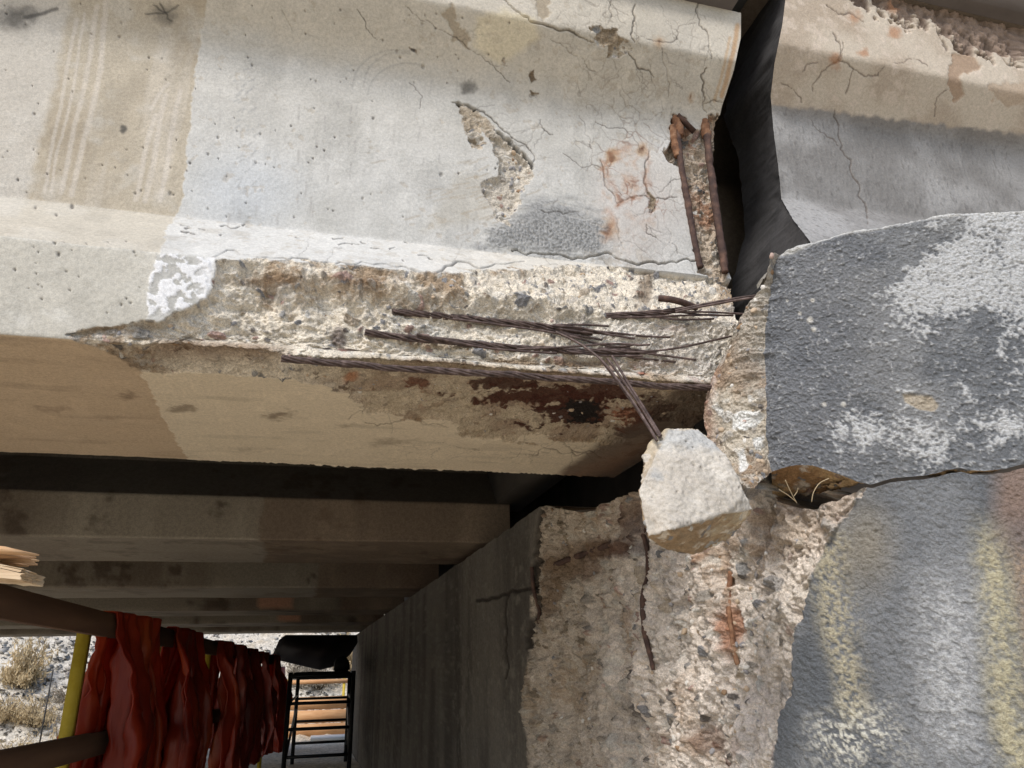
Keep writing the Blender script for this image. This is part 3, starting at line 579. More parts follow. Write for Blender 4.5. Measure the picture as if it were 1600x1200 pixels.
# short rebar stub
wire([wpt(1026, 466, 1.235), wpt(1045, 467, 1.225), wpt(1066, 472, 1.222), (wpt(1090, 482, 1.235))], .0068, 'rebar_stub', None, 30, M_BAR)
def rbar(px, Y, r, name, parent, m=None, n=70, seed=0):
    P = spline([at(x, y, Y=Yq) for (x, y), Yq in zip(px, np.broadcast_to(Y, len(px)))], n); P += .0012*np.stack([fbm(P, 30, 2, seed+i) for i in range(3)], -1)
    rr = r*(1+.16*fbm(P, 60, 2, seed+5)+.10*((np.arange(n) % 4) == 0)); V, Qs = tube_geo(P, rr, 9); return link(name, mesh_np(name, V, Qs), m or M_BAR, parent)
rbar([(1058, 192), (1062, 240), (1070, 290), (1079, 345), (1090, 404), (1096, 424)], [1.398, 1.396, 1.396, 1.398, 1.40, 1.40], .0080, 'stirrup', fascia, seed=3)
rbar([(1103, 188), (1107, 240), (1115, 300), (1122, 350), (1130, 400), (1134, 432)], [1.396, 1.392, 1.392, 1.394, 1.396, 1.396], .0092, 'stirrup', fascia, seed=9)
rbar([(1050, 196), (1052, 215), (1056, 232), (1060, 246)], 1.40, .010, 'rust_scale', fascia, M_RUSTO, 20, 4)
rbar([(1096, 182), (1101, 196), (1104, 215)], 1.398, .013, 'rust_scale', fascia, M_RUSTO, 16, 14)
rbar([(1053, 182), (1059, 196), (1063, 214)], 1.398, .012, 'rust_scale', fascia, M_RUSTO, 16, 24)
V, Qs = beam_geo(at(1058, 180, Y=1.385), at(1085, 206, Y=1.39), .016, .004); link('tie_plate', mesh_np('tie_plate', V, Qs), M_BAR, fascia, False)

# ================================================================== RIGHT GIRDER (next span)
right = empty('end_girder', (2.0, 1.55, 1.7), 'beige and grey girder end right of the dark gap, behind the pier block', 'girder')
ZT2 = 2.93
profr = [(1.2875, ZT2), (1.2875, 2.645), (YW, 2.52), (YW, 2.225), (YS, 1.97), (YS, 1.70), (1.45, 1.70), (YB, 1.70)]
PR2, FAC2 = profile(profr, [.0035, .0028, .0028, .0035, .008, .02, .04]); t_ = gsm(PR2, 2.5); t_[0] = PR2[0]; t_[-1] = PR2[-1]; wf_ = np.exp(-((PR2[:, 1]-2.53)/.06)**2)[:, None]; PR2 = t_*(1-wf_)+gsm(PR2, 8)*wf_
NF2, _s = prof_normals(PR2, .003)
SIL2 = [(1232, -60), (1227, 0), (1222, 40), (1210, 100), (1204, 150), (1208, 200), (1216, 260), (1221, 312), (1240, 345), (1266, 378), (1266, 900)]
XE2 = end_x(PR2, SIL2, 1.12); XE2 = np.where(PR2[:, 1] < 1.96, XE2[np.argmin(np.abs(PR2[:, 1]-1.97))], XE2)
xt = np.concatenate([np.linspace(0, .36, 330, endpoint=False), np.linspace(.36, 1, 60)])
X2 = XE2[:, None]+(3.4-XE2[:, None])*xt[None]
n2r, n2c = X2.shape
B2 = np.stack([X2, np.broadcast_to(PR2[:, :1], X2.shape), np.broadcast_to(PR2[:, 1:], X2.shape)], -1).reshape(-1, 3); N2 = np.repeat(np.column_stack([np.zeros(n2r), NF2]), n2c, 0)
F2 = np.repeat(FAC2, n2c); a_, b_ = proj(B2); na, nb, nh = fbm(B2, 6, 4, 81), fbm(B2, 40, 4, 82), fbm(B2, 140, 3, 83)
ua, va = a_+4*nb, b_+4*fbm(B2, 40, 3, 84)
cb = mix(L(210, 194, 170)*np.ones((len(B2), 3)), L(190, 170, 144), ss(-.4, .6, na)); cb = mix(cb, L(228, 208, 186), ss(.1, .8, nb)*.5)
cg = mix(L(136, 133, 129)*np.ones((len(B2), 3)), L(166, 164, 161), ss(-.2, .8, na)); vs_ = fbm(B2*np.array([1.2, 1, .45]), 120, 3, 85)
cg = mix(cg, L(112, 108, 104), ss(.2, .9, vs_)*.6); cg = mix(cg, L(150, 138, 124), ss(40, 0, va-(150+(ua-1210)*.14))*.5)
c2 = mix(cb, cg, ss(-3, 5, va-(163+(ua-1205)*.115))); d2 = -.0009*vs_*(F2 >= 2)
brn = ss(-6, 8, psd(ua, va, [(1290, -40), (1360, 14), (1420, 34), (1460, 40), (1500, 76), (1560, 92), (1620, 100), (1700, 110), (1700, -160), (1290, -160)])+14*nb+4*nh); c2 = mix(c2, mix(L(140, 112, 92)*np.ones_like(c2), L(104, 78, 62), ss(-.3, .5, nb)), brn*.85); d2 += brn*(.012+.009*nb+.004*nh)
bp = ss(-2, 3, psd(ua, va, [(1490, 84), (1520, 82), (1536, 104), (1500, 120), (1508, 148), (1494, 162), (1480, 142), (1484, 104)])+3*nb); c2 = mix(c2, L(176, 142, 108), bp*.85); d2 += .003*bp
bp = ss(-2, 3, psd(ua, va, [(1545, 130), (1600, 128), (1660, 150), (1600, 160), (1575, 172), (1555, 160)])+4*nb); c2 = mix(c2, L(186, 156, 122), bp*.6); d2 += .0015*bp
for q, (p_, w_, d_) in enumerate([([(1302, 52), (1314, 70), (1310, 94), (1292, 106), (1276, 126), (1270, 142)], 2.6, .004), ([(1310, 94), (1334, 108), (1328, 128), (1322, 146)], 2.6, .004), ([(1334, 108), (1352, 120), (1372, 118), (1382, 104)], 2.2, .003), ([(1318, 66), (1316, 90), (1302, 98)], 2.6, .003), ([(1254, 112), (1262, 100), (1278, 98)], 1.8, .002),
                               ([(1398, 98), (1424, 92), (1450, 104)], 1.7, .002), ([(1480, 140), (1464, 152), (1460, 182)], 2., .003), ([(1304, 172), (1310, 210), (1330, 250), (1344, 290), (1352, 318), (1356, 350)], 2.2, .004), ([(1268, 188), (1290, 210), (1310, 228)], 1.5, .002), ([(1292, 8), (1310, 22), (1328, 20), (1350, 34)], 2.4, .004),
                               ([(1462, 36), (1470, 60), (1480, 78)], 4, .008), ([(1490, 48), (1496, 66), (1506, 78)], 4, .008), ([(1522, 52), (1534, 80), (1542, 94)], 4, .008), ([(1548, 58), (1560, 84), (1580, 102)], 4.5, .008), ([(1220, 130), (1240, 140), (1252, 160)], 2, .002)]):
    jp = jag(p_, .1, 3, 500+q); i = near(a_, b_, jp, 14); d, tt = ldist(a_[i], b_[i], jp, 14); w_ = w_*np.clip(.6+.5*nb[i], .3, 1.2); m = ss(w_*1.1, w_*.3, d); dab(c2, i, L(96, 80, 66), m*.65); d2[i] += m*d_*.6
for cx, cy, r in [(1306, 94, 12), (1396, 50, 12), (1332, 26, 14), (1398, 8, 12), (1350, 80, 8)]:
    blot(c2, a_, b_, cx, cy, r, r, L(192, 126, 66), .7, 7*nb/r, 1.2, 0)
p2 = B2-N2*d2[:, None]+N2*(.0012*na+.0005*nh)[:, None]
Q2 = quads(n2r, n2c); q2 = F2[Q2[:, 0]]
part_of('top_flange', p2, Q2, q2 <= 1, c2, M_CON, right); part_of('web', p2, Q2, q2 == 2, c2, M_CON, right); part_of('bottom_flange', p2, Q2, q2 >= 3, c2, M_CON, right)
E_ = p2.reshape(n2r, n2c, 3)
end_cap(E_, 1.58, None, 'end_face', M_OLD, right, (66, 64, 64), 88, -1)  # dark tone paints the narrow gap's shade onto this end
back_mesh(1.1, 3.4, ZT2, (1.97, 2.225, 2.52, 2.635), ZT2, 'back_face', right, M_OLD, (120, 104, 84), .10)

# ================================================================== DECK
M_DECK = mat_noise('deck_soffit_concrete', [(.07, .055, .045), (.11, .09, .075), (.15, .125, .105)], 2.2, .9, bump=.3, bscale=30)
def slab(name, b, label, cat):
    V, Qs = box_geo(*b); o = link(name, mesh_np(name, V, Qs), M_DECK, None, False); return tag(o, label, cat)
YE = 12.08
slab("bridge_deck", (-9, .985, 1.25, YE, ZT+.003, ZT+.25), 'concrete deck slab over the left girders, its dark underside above', 'bridge deck')
slab('bridge_deck', (1.13, 9, 1.25, YE, ZT2+.003, ZT2+.25), 'brown stained deck slab over the girder right of the gap', 'bridge deck')

V, Qs = box_geo(.99, 1.125, 1.25, YE, ZT+.19, ZT+.245); tag(link('expansion_joint', mesh_np('expansion_joint', V, Qs), mat_noise('joint_rubber', [(.02, .018, .016), (.04, .036, .03)], 12, .8), None, False), 'dark rubber deck joint closing the gap above the girder ends', 'deck joint')
# ================================================================== INTERIOR GIRDERS
ORD = ['second', 'third', 'fourth', 'fifth', 'sixth', 'seventh']
SP = 2.0
def interior(k):
    dy = SP*k; st = .010 if k == 1 else (.016 if k == 2 else .03)
    o = empty('interior_girder', (-1.0, 1.57+dy, SOF), ORD[k-1]+' girder counted from the open edge, dim underside above the railing', 'girder', 'girders in shade under the deck')
    pr, fc = profile(prof[:-2]+[(YB, SOF)], [st*1.5, st*1.5, st, st, st, st*1.6]); nf, _ = prof_normals(pr, st*.4); xs_ = np.linspace(-4.5 if k < 3 else -7, .84, int(5.3/(st*1.1)))
    Xg = np.broadcast_to(xs_, (len(pr), len(xs_))); Bk = np.stack([Xg, np.broadcast_to(pr[:, :1]+dy, Xg.shape), np.broadcast_to(pr[:, 1:], Xg.shape)], -1).reshape(-1, 3)
    Nk = np.repeat(np.column_stack([np.zeros(len(pr)), nf]), len(xs_), 0); fk = np.repeat(fc, len(xs_)); x = Bk[:, 0]
    a, b, c_ = fbm(Bk, 1.6, 4, 90+k), fbm(Bk, 7, 4, 95+k), fbm(Bk*np.array([1, 1, .2]), 9, 4, 99+k)
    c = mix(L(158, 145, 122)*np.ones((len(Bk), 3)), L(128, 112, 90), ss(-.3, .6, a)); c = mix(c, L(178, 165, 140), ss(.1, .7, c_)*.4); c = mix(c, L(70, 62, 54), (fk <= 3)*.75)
    c = mix(c, L(84, 66, 48), ss(.38, .72, b+.35*a+.25*fbm(Bk, 30, 3, 97))*.7)                              # soot and damp blotches
    rep = ss(-.01, .01, x-(-.48+.25*k+.02*b)); c = mix(c, mix(L(132, 104, 78)*np.ones_like(c), L(154, 126, 96), ss(-.2, .6, c_)), rep*.65*(fk > 3))   # darker repaired end
    if k in (1, 2): c = mix(c, L(206, 194, 172), (fk == 5)*(1-rep)*.35)
    if k in (3, 4): c = mix(c, L(214, 150, 108), ((x > -.85+.12*k) & (x < -.3+.05*k) & (fk == 4))*.9)
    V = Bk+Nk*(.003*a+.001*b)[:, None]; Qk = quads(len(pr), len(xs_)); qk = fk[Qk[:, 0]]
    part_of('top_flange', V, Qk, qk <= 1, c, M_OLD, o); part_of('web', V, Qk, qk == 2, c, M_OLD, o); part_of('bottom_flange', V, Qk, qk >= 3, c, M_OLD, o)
    bm_ = np.array([(YB, SOF), (YB, 1.775), (YB-.185, 1.9625), (YB-.185, 2.4375), (YB-.0725, 2.55), (YB-.0725, ZT)])
    Vb = np.array([[xx, y+dy, z] for y, z in bm_ for xx in (xs_[0], .84)]); Qb = np.array([[2*i, 2*i+1, 2*i+3, 2*i+2] for i in range(len(bm_)-1)])
    link('back_face', mesh_np('back_face', Vb, Qb, np.ones((len(Vb), 3))*L(130, 112, 90)), M_OLD, o, False)
NG = 6
for k in range(1, NG): interior(k)
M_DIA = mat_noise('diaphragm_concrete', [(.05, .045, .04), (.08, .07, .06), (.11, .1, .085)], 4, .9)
for k in range(NG):
    y0, y1 = (YB-.185+SP*k+.004, YW+SP*(k+1)-.004) if k < NG-1 else (YB-.185+SP*k+.004, YE-.02)
    V, Qs = box_geo(.78, .93, y0, y1, 1.78, ZT-.004); bo = link('end_diaphragm', mesh_np('end_diaphragm', V, Qs), M_DIA, None, False)
    tag(bo, 'concrete cross wall over the pier behind the '+(['edge']+ORD)[k]+' girder', 'diaphragm', 'cross walls between girder ends')
# far end closes the next span over the pier
V, Qs = box_geo(1.35, 1.5, YB+.01, YE-.02, 1.62, ZT2-.004); tag(link('span_end_wall', mesh_np('span_end_wall', V, Qs), M_DIA, None, False), 'dark concrete end wall of the next span behind the gap', 'wall')

# ================================================================== PIER
PX, PCX, PCY, PRAD = .68, 1.43, 1.525, .75
PTOP = 1.565
pier = empty('bridge_pier', (PCX, 2.0, 0), 'tall concrete pier with round spalled nose and grey coated side', 'pier')
def plan(s):
    """s<0: along the straight side from far away; s>=0: round the nose (angle in metres of arc)"""
    th = np.pi+np.maximum(s, 0)/PRAD; x = np.where(s < 0, PX, PCX+PRAD*np.cos(th)); y = np.where(s < 0, PCY-s, PCY+PRAD*np.sin(th))
    nx = np.where(s < 0, -1., np.cos(th)); ny = np.where(s < 0, 0., np.sin(th)); return x, y, nx, ny
def coat(P, u, v, which):
    """grey sprayed coating: relief (m) and colour"""
    P_ = P+.006*np.stack([fbm(P, 40, 2, 121), fbm(P, 40, 2, 122), fbm(P, 40, 2, 123)], -1)
    Pd = P_@np.array([[1, 0, .45], [0, 1, 0], [-.25, 0, .8]])
    g = .6*fbm(P, 170, 2, 124, .6)+.5*fbm(Pd*np.array([.8, .8, 1.2]), 120, 2, 128); lo = fbm(P, 5, 4, 125); md = fbm(P, 18, 4, 126); hi = fbm(P, 260, 2, 127)
    h = .0021*g+.0013*hi+.002*lo; c = mix(L(126, 129, 132)*np.ones((len(P), 3)), L(102, 106, 111), ss(-.5, .6, md)); c = mix(c, L(146, 146, 144), ss(.0, .7, lo)*.5)
    return h, c, g, lo, md, hi
sg = np.concatenate([np.linspace(-11.2, -2.2, 120, endpoint=False), np.linspace(-2.2, -.85, 90, endpoint=False), np.linspace(-.85, -.5, 150, endpoint=False), np.linspace(-.5, 0, 110, endpoint=False), np.linspace(0, 1.30, 560, endpoint=False), np.linspace(1.3, 2.36, 60)])
zg = np.concatenate([np.linspace(-.15, .62, 60, endpoint=False), np.linspace(.62, PTOP, 440)])
# top edge: worn, dipping where the corner has gone; under the loose block it ends at the crack
CRK = jag(np.array([(1345, 757), (1362, 760), (1385, 753), (1420, 748), (1450, 745), (1475, 739), (1500, 734), (1516, 738), (1540, 739), (1570, 736), (1600, 728), (1640, 724), (1800, 700)], float), .02, 2, 9)
CRK_B = np.vstack([np.array([(1100, 735), (1206, 740), (1222, 734), (1245, 729), (1270, 730), (1295, 738), (1322, 748)], float), CRK])
CRK_P = np.vstack([np.array([(1000, 772), (1160, 780), (1200, 792), (1260, 786), (1300, 776), (1330, 764)], float), CRK])
def crack_z(s, line):
    """height of the crack round the nose at arc s"""
    x, y, _, _ = plan(s); z = np.full(s.shape, 1.35)
    for _ in range(14):
        uu, vv = proj(np.stack([x, y, z], -1)); z = z+(vv-np.interp(uu, line[:, 0], line[:, 1]))*1.15/F*.9
    return z
S1 = np.linspace(.2, 2.3562, 900); ZC, ZP = crack_z(S1, CRK_B), crack_z(S1, CRK_P); c14 = np.searchsorted(S1, 1.4); ZC[c14:] = ZC[c14]; ZP[c14:] = ZP[c14]
ztop = PTOP-.012*np.abs(fbm(np.column_stack([sg, sg*0, sg*0]), 9, 4, 150))-.075*ss(-.72, -.35, sg)*ss(.75, .2, sg)-.03*ss(-.15, .1, sg)
wz_ = ss(.16, .46, sg); zlim = ztop*(1-wz_)+np.minimum(ztop, np.interp(sg, S1, ZP)-.003)*wz_
fz = (zg[::-1]+.15)/(PTOP+.15); Zg = -.15+(zlim[None]+.15)*fz[:, None]; Sg = np.broadcast_to(sg, Zg.shape).copy()
px_, py_, pnx, pny = plan(Sg)
Bp = np.stack([px_, py_, Zg], -1).reshape(-1, 3); Np = np.stack([pnx, pny, np.zeros_like(pnx)], -1).reshape(-1, 3); sp = Sg.ravel()
up, vp = proj(Bp); bad = sp < -11.; a1, a2, a3 = fbm(Bp, 6, 4, 131), fbm(Bp, 30, 4, 132), fbm(Bp, 120, 3, 133)
# sound inner wall
cw = mix(L(118, 110, 98)*np.ones((len(Bp), 3)), L(88, 81, 72), ss(-.4, .6, fbm(Bp*np.array([1, 1, .18]), 6, 4, 134))); cw = mix(cw, L(142, 134, 118), ss(.1, .8, a2+.3*a1)*.5)
# coated nose
front = np.where(sp > .1)[0]; hc = np.zeros(len(Bp)); cc = cw.copy()
h, c, g, lo, md, hi = coat(Bp[front], up[front], vp[front], 0); uf, vf = up[front]+10*lo+5*md, vp[front]
c = mix(c, L(196, 197, 196), ss(95, 5, np.abs(uf-(1475+(vf-900)*.06)))*ss(830, 960, vf)*.8*(.4+.6*ss(-.45, .4, g+.8*hi+.5*md))*ss(1250, 1120, vf)); c = mix(c, L(198, 186, 140), ss(52, 4, np.abs(uf-(1552+(vf-900)*.12)))*ss(780, 880, vf)*.8*(.35+.65*ss(-.5, .4, g+.8*hi+.6*md)))
c = mix(c, L(192, 156, 114), ss(-14, 30, uf-(1578+(vf-900)*.14))*ss(820, 900, vf)*.8*(.5+.5*ss(-.5, .4, g+hi))); c = mix(c, L(150, 116, 92), ss(1535, 1580, uf)*ss(900, 780, vf)*.7)
yl = ss(46, 4, ldist(uf, vf, [(1290, 860), (1292, 930), (1310, 1000), (1328, 1060), (1335, 1110)], 60)[0]+9*md); c = mix(c, L(196, 184, 146), yl*ss(-.9, .6, g+.4*md+hi)*.85)
sp_ = ss(80, 10, np.hypot((uf-1330)*.8, (vf-1150)*.9)+20*md); c = mix(c, L(218, 214, 196), sp_*ss(.0, .35, hi+.5*g)); c = mix(c, L(150, 136, 106), ss(70, 0, np.hypot((uf-1345)*.9, (vf-850)*.6))*.6)
dk = ss(-6, 14, psd(uf, vf, [(1240, 1000), (1262, 990), (1300, 1060), (1310, 1100), (1260, 1130), (1230, 1260), (1180, 1260), (1200, 1140)])); c = mix(c, L(96, 102, 108), dk*.7*ss(.3, -.1, sp_))
hc[front] = h; cc[front] = c
onnose = ss(.26, .34, sp+.02*a1); cw = mix(cw, cc, onnose); hh = np.where(sp > .3, hc, .0016*a2+.0006*a3)
# spall
PS = [(848, 640), (842, 800), (834, 860), (829, 940), (828, 1000), (820, 1060), (814, 1110), (822, 1160), (832, 1300), (1205, 1300), (1212, 1190), (1214, 1130), (1236, 1080), (1240, 1000), (1262, 930), (1268, 890), (1290, 852), (1326, 800), (1345, 776), (1356, 755), (1340, 700), (1240, 640)]
psd_ = psd(up, vp, PS, 200)+(6*fbm(Bp, 22, 4, 136)+3*a3)*ss(-.7, 0, sp)+4*fbm(Bp, 9, 3, 137)*ss(0, -.6, sp); psd_[sp < -1.3] = -1e3
m = np.where(psd_ > -2)[0]; bhp, bcp = np.zeros(len(Bp)), np.zeros((len(Bp), 3))
h, c = broken(Bp[m], 140, cream=(238, 222, 204), brown=(196, 168, 138), brown_at=.4, stone_f=46, amp=1.7); bhp[m] = h; bcp[m] = c
bhp[m] += (.028*fbm(Bp[m]*np.array([1, 1, .42]), 9, 3, 141)+.024*(ridged(Bp[m]*np.array([1, 1, .35]), 15, 2, 142)-.4))*ss(4, 40, psd_[m]); corep = ss(-.6, 1.5, psd_); rl_ = ss(-.15, -.5, sp); dpp = ss(-1, 10+26*rl_, psd_)*.022+ss(10, 60, psd_)*.022
STEP = np.array([(1190, 700), (1180, 800), (1166, 860), (1160, 930), (1140, 1000), (1140, 1080), (1120, 1150), (1100, 1300)], float); stx = np.interp(vp, STEP[:, 1], STEP[:, 0])
dpp = dpp+.026*ss(4, -10, up-stx-8*a2)*ss(0, 10+40*rl_, psd_)
upm = up+10*a2
for cx, cy, rx, ry, cl, s in [(915, 858, 62, 18, (104, 58, 34), .9), (870, 885, 36, 24, (110, 62, 36), .85), (955, 820, 18, 40, (104, 66, 46), .7), (850, 935, 12, 60, (100, 54, 32), .8), (985, 770, 30, 30, (112, 76, 54), .6), (1100, 985, 14, 50, (190, 118, 62), .8), (1092, 900, 9, 50, (180, 140, 104), .6), (1060, 870, 10, 14, (196, 140, 88), .7),
                              (1060, 1160, 22, 26, (140, 104, 78), .7), (1290, 790, 60, 24, (150, 116, 86), .5), (940, 1110, 20, 30, (150, 140, 130), .6), (1010, 920, 20, 60, (178, 168, 160), .5), (1210, 790, 40, 20, (104, 66, 46), .8), (1130, 1170, 12, 20, (180, 150, 130), .5), (1000, 1010, 30, 90, (190, 178, 164), .5)]:
    blot(bcp, upm, vp, cx, cy, rx, ry, L(*cl), s, .5*a1, 1.2, .35)
bcp = mix(bcp, L(166, 142, 104), ss(960, 860, upm)*.5); bcp = mix(bcp, L(222, 208, 188), ss(1150, 1200, upm)*.4)
# the nose's top breaks away below the loose block, and its edges are ragged
colp = mix(cw, bcp, corep); posp = Bp+Np*(hh*(1-corep)+(bhp-dpp)*corep)[:, None]
cr = [([(835, 918), (800, 922), (775, 934), (745, 938)], 3.2, .006), ([(795, 930), (792, 990), (790, 1060)], 2., .003), ([(846, 800), (838, 850), (832, 910), (836, 960), (826, 1010)], 4.5, .012)]
for q, (p_, w_, d_) in enumerate(cr):
    jp = jag(p_, .08, 3, 600+q); i = near(up, vp, jp, 14); i = i[sp[i] < .6]; d, tt = ldist(up[i], vp[i], jp, 14); mm = ss(w_*1.3, w_*.35, d); dab(colp, i, L(54, 44, 36), mm*.85); posp[i] -= Np[i]*(mm*d_)[:, None]
nzr, nzc = Sg.shape; Qp = quads(nzr, nzc, False); cq = corep[Qp].mean(1) > .5; sq = sp[Qp].mean(1)
part_of('side_wall', posp, Qp, ~cq & (sq < .3), colp, M_OLD, pier); tag(part_of('coated_nose', posp, Qp, ~cq & (sq >= .3), colp, M_COAT, pier), 'grey rough coated pier nose with yellow and white stains')
O_COR = tag(part_of('broken_core', posp, Qp, cq, colp, M_SPA, pier), 'deep spall with gravelly concrete and rusty bars')
# top of the pier
topv = posp.reshape(nzr, nzc, 3)[0]; inn = topv.copy(); ts = np.linspace(0, 1, 14)[:, None, None]
tgt = np.column_stack([np.full(nzc, PCX), np.maximum(topv[:, 1], PCY), np.where(sg > .28, np.maximum(topv[:, 2], 1.40), topv[:, 2])]); TG = topv[None]*(1-ts)+tgt[None]*ts; TG[1:, :, 2] += .008*fbm(TG[1:].reshape(-1, 3), 20, 4, 151).reshape(13, nzc)
h, c = broken(TG.reshape(-1, 3), 152, cream=(176, 150, 118), brown=(128, 96, 66), brown_at=-.1); link('pier_top', mesh_np('pier_top', TG.reshape(-1, 3), quads(14, nzc, True), c), M_SPA, pier)
GNp = sheet_normals(posp.reshape(nzr, nzc, 3)).reshape(-1, 3); GNp *= np.sign((GNp*Np).sum(1))[:, None]
cand = np.where((corep > .9) & (psd_ > 8) & (up > 850) & (vp > 760) & (vp < 1210) & (up < 1260))[0]
set_pebbles(O_COR, posp[cand], GNp[cand], 220, .0030, .0075, 13, .4)
def on_pier(x, y, lift=0.):
    i = int(np.argmin((up-x)**2+(vp-y)**2)); return posp[i]+Np[i]*lift
def pbar(px, r, lift, name, m=None, n=60, seed=0):
    P = spline([on_pier(x, y, lift) for x, y in px], n); P = gsm(P, 5); P += .0015*np.stack([fbm(P, 25, 2, seed+i) for i in range(3)], -1)
    V, Qs = tube_geo(P, r*(1+.35*fbm(P, 60, 3, seed)), 8); return link(name, mesh_np(name, V, Qs), m or M_BAR, pier)
pbar([(960, 815), (966, 850), (972, 900), (977, 950), (984, 1000), (991, 1062)], .0066, .004, 'rebar', seed=1)
pbar([(836, 888), (870, 872), (905, 856), (945, 836), (975, 824)], .008, -.003, 'rebar', seed=2)
pbar([(832, 880), (832, 920), (838, 955), (842, 980)], .007, .008, 'rebar', seed=3)
pbar([(978, 836), (995, 826), (1012, 818)], .009, .010, 'rebar', seed=4)
pbar([(1092, 880), (1098, 950), (1106, 1020), (1112, 1050)], .0055, -.001, 'rebar', M_RUSTO, seed=5)

# ================================================================== LOOSE BLOCK above the crack
block = empty('cracked_pier_block', (1.2, 1.05, 1.38), 'large grey rough-coated block cracked off the top of the pier nose', 'concrete block')
ZBT = CZ+.727
LEDGE = np.array([(1216, 394), (1208, 420), (1203, 450), (1199, 490), (1194, 530), (1192, 560), (1196, 600), (1198, 640), (1196, 680), (1200, 715), (1206, 738)], float)
def arc_of(x, y):
    """arc position and height where a photo pixel meets the round nose"""
    r = ray(x, y); a = r[0]**2+r[1]**2; b = -2*(r[0]*PCX+r[1]*PCY); c = PCX**2+PCY**2-PRAD**2; t = (-b-math.sqrt(max(0, b*b-4*a*c)))/(2*a)
    p = CAM+r*t; th = math.atan2(p[1]-PCY, p[0]-PCX) % (2*math.pi); return (th-math.pi)*PRAD, p[2]
LE = np.array([arc_of(*q) for q in LEDGE])
TED = np.array([arc_of(*q) for q in [(1216, 394), (1228, 386), (1262, 377), (1300, 366), (1350, 354), (1400, 345), (1450, 336), (1490, 330), (1540, 326), (1590, 326)]])
na_, nb_ = 470, 400; al = np.linspace(0, 1, nb_); be = np.concatenate([np.linspace(0, .40, 400, endpoint=False), np.linspace(.40, 1, na_-400)])
sA, bE = np.meshgrid(be, al)
zt_of = lambda s: np.interp(s, TED[:, 0], TED[:, 1]); SR = 2.2
le_s = np.interp(-(LE[0, 1]+(LE[-1, 1]-LE[0, 1])*bE), -LE[:, 1], LE[:, 0]); Sb = le_s+(SR-le_s)*sA
Ztop = zt_of(Sb); Ztop += .004*fbm(np.stack([Sb, Sb*0, Sb*0], -1).reshape(-1, 3), 30, 3, 160).reshape(Sb.shape)
Zbot = np.maximum(np.interp(Sb, S1, ZC), 0)+.003; low = ss(.16, 0, sA)*0
Zb = Ztop+(Zbot-Ztop)*bE; bx, by, bnx, bny = plan(Sb); Bb = np.stack([bx, by, Zb], -1).reshape(-1, 3); Nb = np.stack([bnx, bny, 0*bnx], -1).reshape(-1, 3)
ub, vb = proj(Bb); h, c, g, lo, md, hi = coat(Bb, ub, vb, 1)
c = mix(c, L(104, 108, 116), ss(1440, 1230, ub)*.6); wh = ss(-.15, .5, fbm(Bb, 9, 5, 161)+.42*ss(1330, 1560, ub+20*md)+.16*ss(600, 480, vb)*ss(1300, 1450, ub)-.30+.25*g-.25*ss(1420, 1250, ub))
wh = ss(.1, .95, wh+.5*hi+.3*g); c = mix(c, L(212, 213, 212), wh*.78); c = mix(c, L(226, 224, 216), ss(10, 2, vb-np.interp(ub, [1216, 1300, 1400, 1500, 1600], [394, 366, 345, 329, 326])+3*md)*.7)
tn = ss(-2, 3, psd(ub+4*md, vb+3*md, [(1408, 614), (1452, 616), (1464, 630), (1458, 642), (1436, 640), (1412, 628)])); c = mix(c, L(180, 164, 136), tn*.9); h -= tn*.003
for cx, cy, r in [(1270, 470, 3), (1266, 500, 5), (1272, 515, 4), (1288, 632, 4), (1230, 470, 3), (1250, 490, 3), (1318, 632, 5)]: c = mix(c, L(226, 220, 206), ss(r*1.4, r*.4, np.hypot(ub-cx, vb-cy)+2*md)*.8)
h += -.010*ss(.03, 0, sA.ravel())*np.abs(fbm(Bb, 30, 3, 162))-.012*ss(.02, 0, bE.ravel())
pb = Bb+Nb*h[:, None]; me = mesh_np('coated_face', pb, quads(nb_, na_), c); link('coated_face', me, M_COAT, block)
# fractured left face: from the coat's edge back to the far outline
BKO = np.array([(1212, 398), (1200, 462), (1178, 478), (1160, 492), (1146, 520), (1138, 548), (1116, 586), (1104, 612), (1098, 648), (1106, 690), (1128, 718), (1146, 745), (1166, 762), (1180, 764)], float); BKY = np.array([1.08, 1.12, 1.15, 1.18, 1.20, 1.215, 1.23, 1.235, 1.235, 1.22, 1.18, 1.15, 1.12, 1.12])
P0 = pb.reshape(nb_, na_, 3)[:, 0]; tb = np.linspace(0, 1, nb_); kk = np.linspace(0, 1, len(BKO))
P1 = gsm(np.column_stack([np.interp(tb, kk, np.array([at(x, y, Y=Y) for (x, y), Y in zip(BKO, BKY)])[:, i]) for i in range(3)]), 6)
ncf = 110; tf = np.linspace(0, 1, ncf)[None, :, None]; FGr = P0[:, None]*(1-tf)+P1[:, None]*tf
bul = np.sin(np.pi*tf[0, :, 0])[None]*(.020+.012*np.sin(tb*5)[:, None]); nrm = np.broadcast_to(np.array([-.78, -.62, 0.]), FGr.shape)
hB, cB = broken(FGr.reshape(-1, 3), 165, cream=(204, 190, 166), brown=(168, 140, 108), brown_at=.1, stone_f=58, amp=.75); uq, vq = proj(FGr.reshape(-1, 3)); n5 = fbm(FGr.reshape(-1, 3), 26, 4, 166)
cB = mix(cB, L(168, 160, 148), ss(1140, 1170, uq)*ss(640, 560, vq)*.5); cB = mix(cB, L(186, 132, 98), ss(1140, 1105, uq+14*n5)*.6)
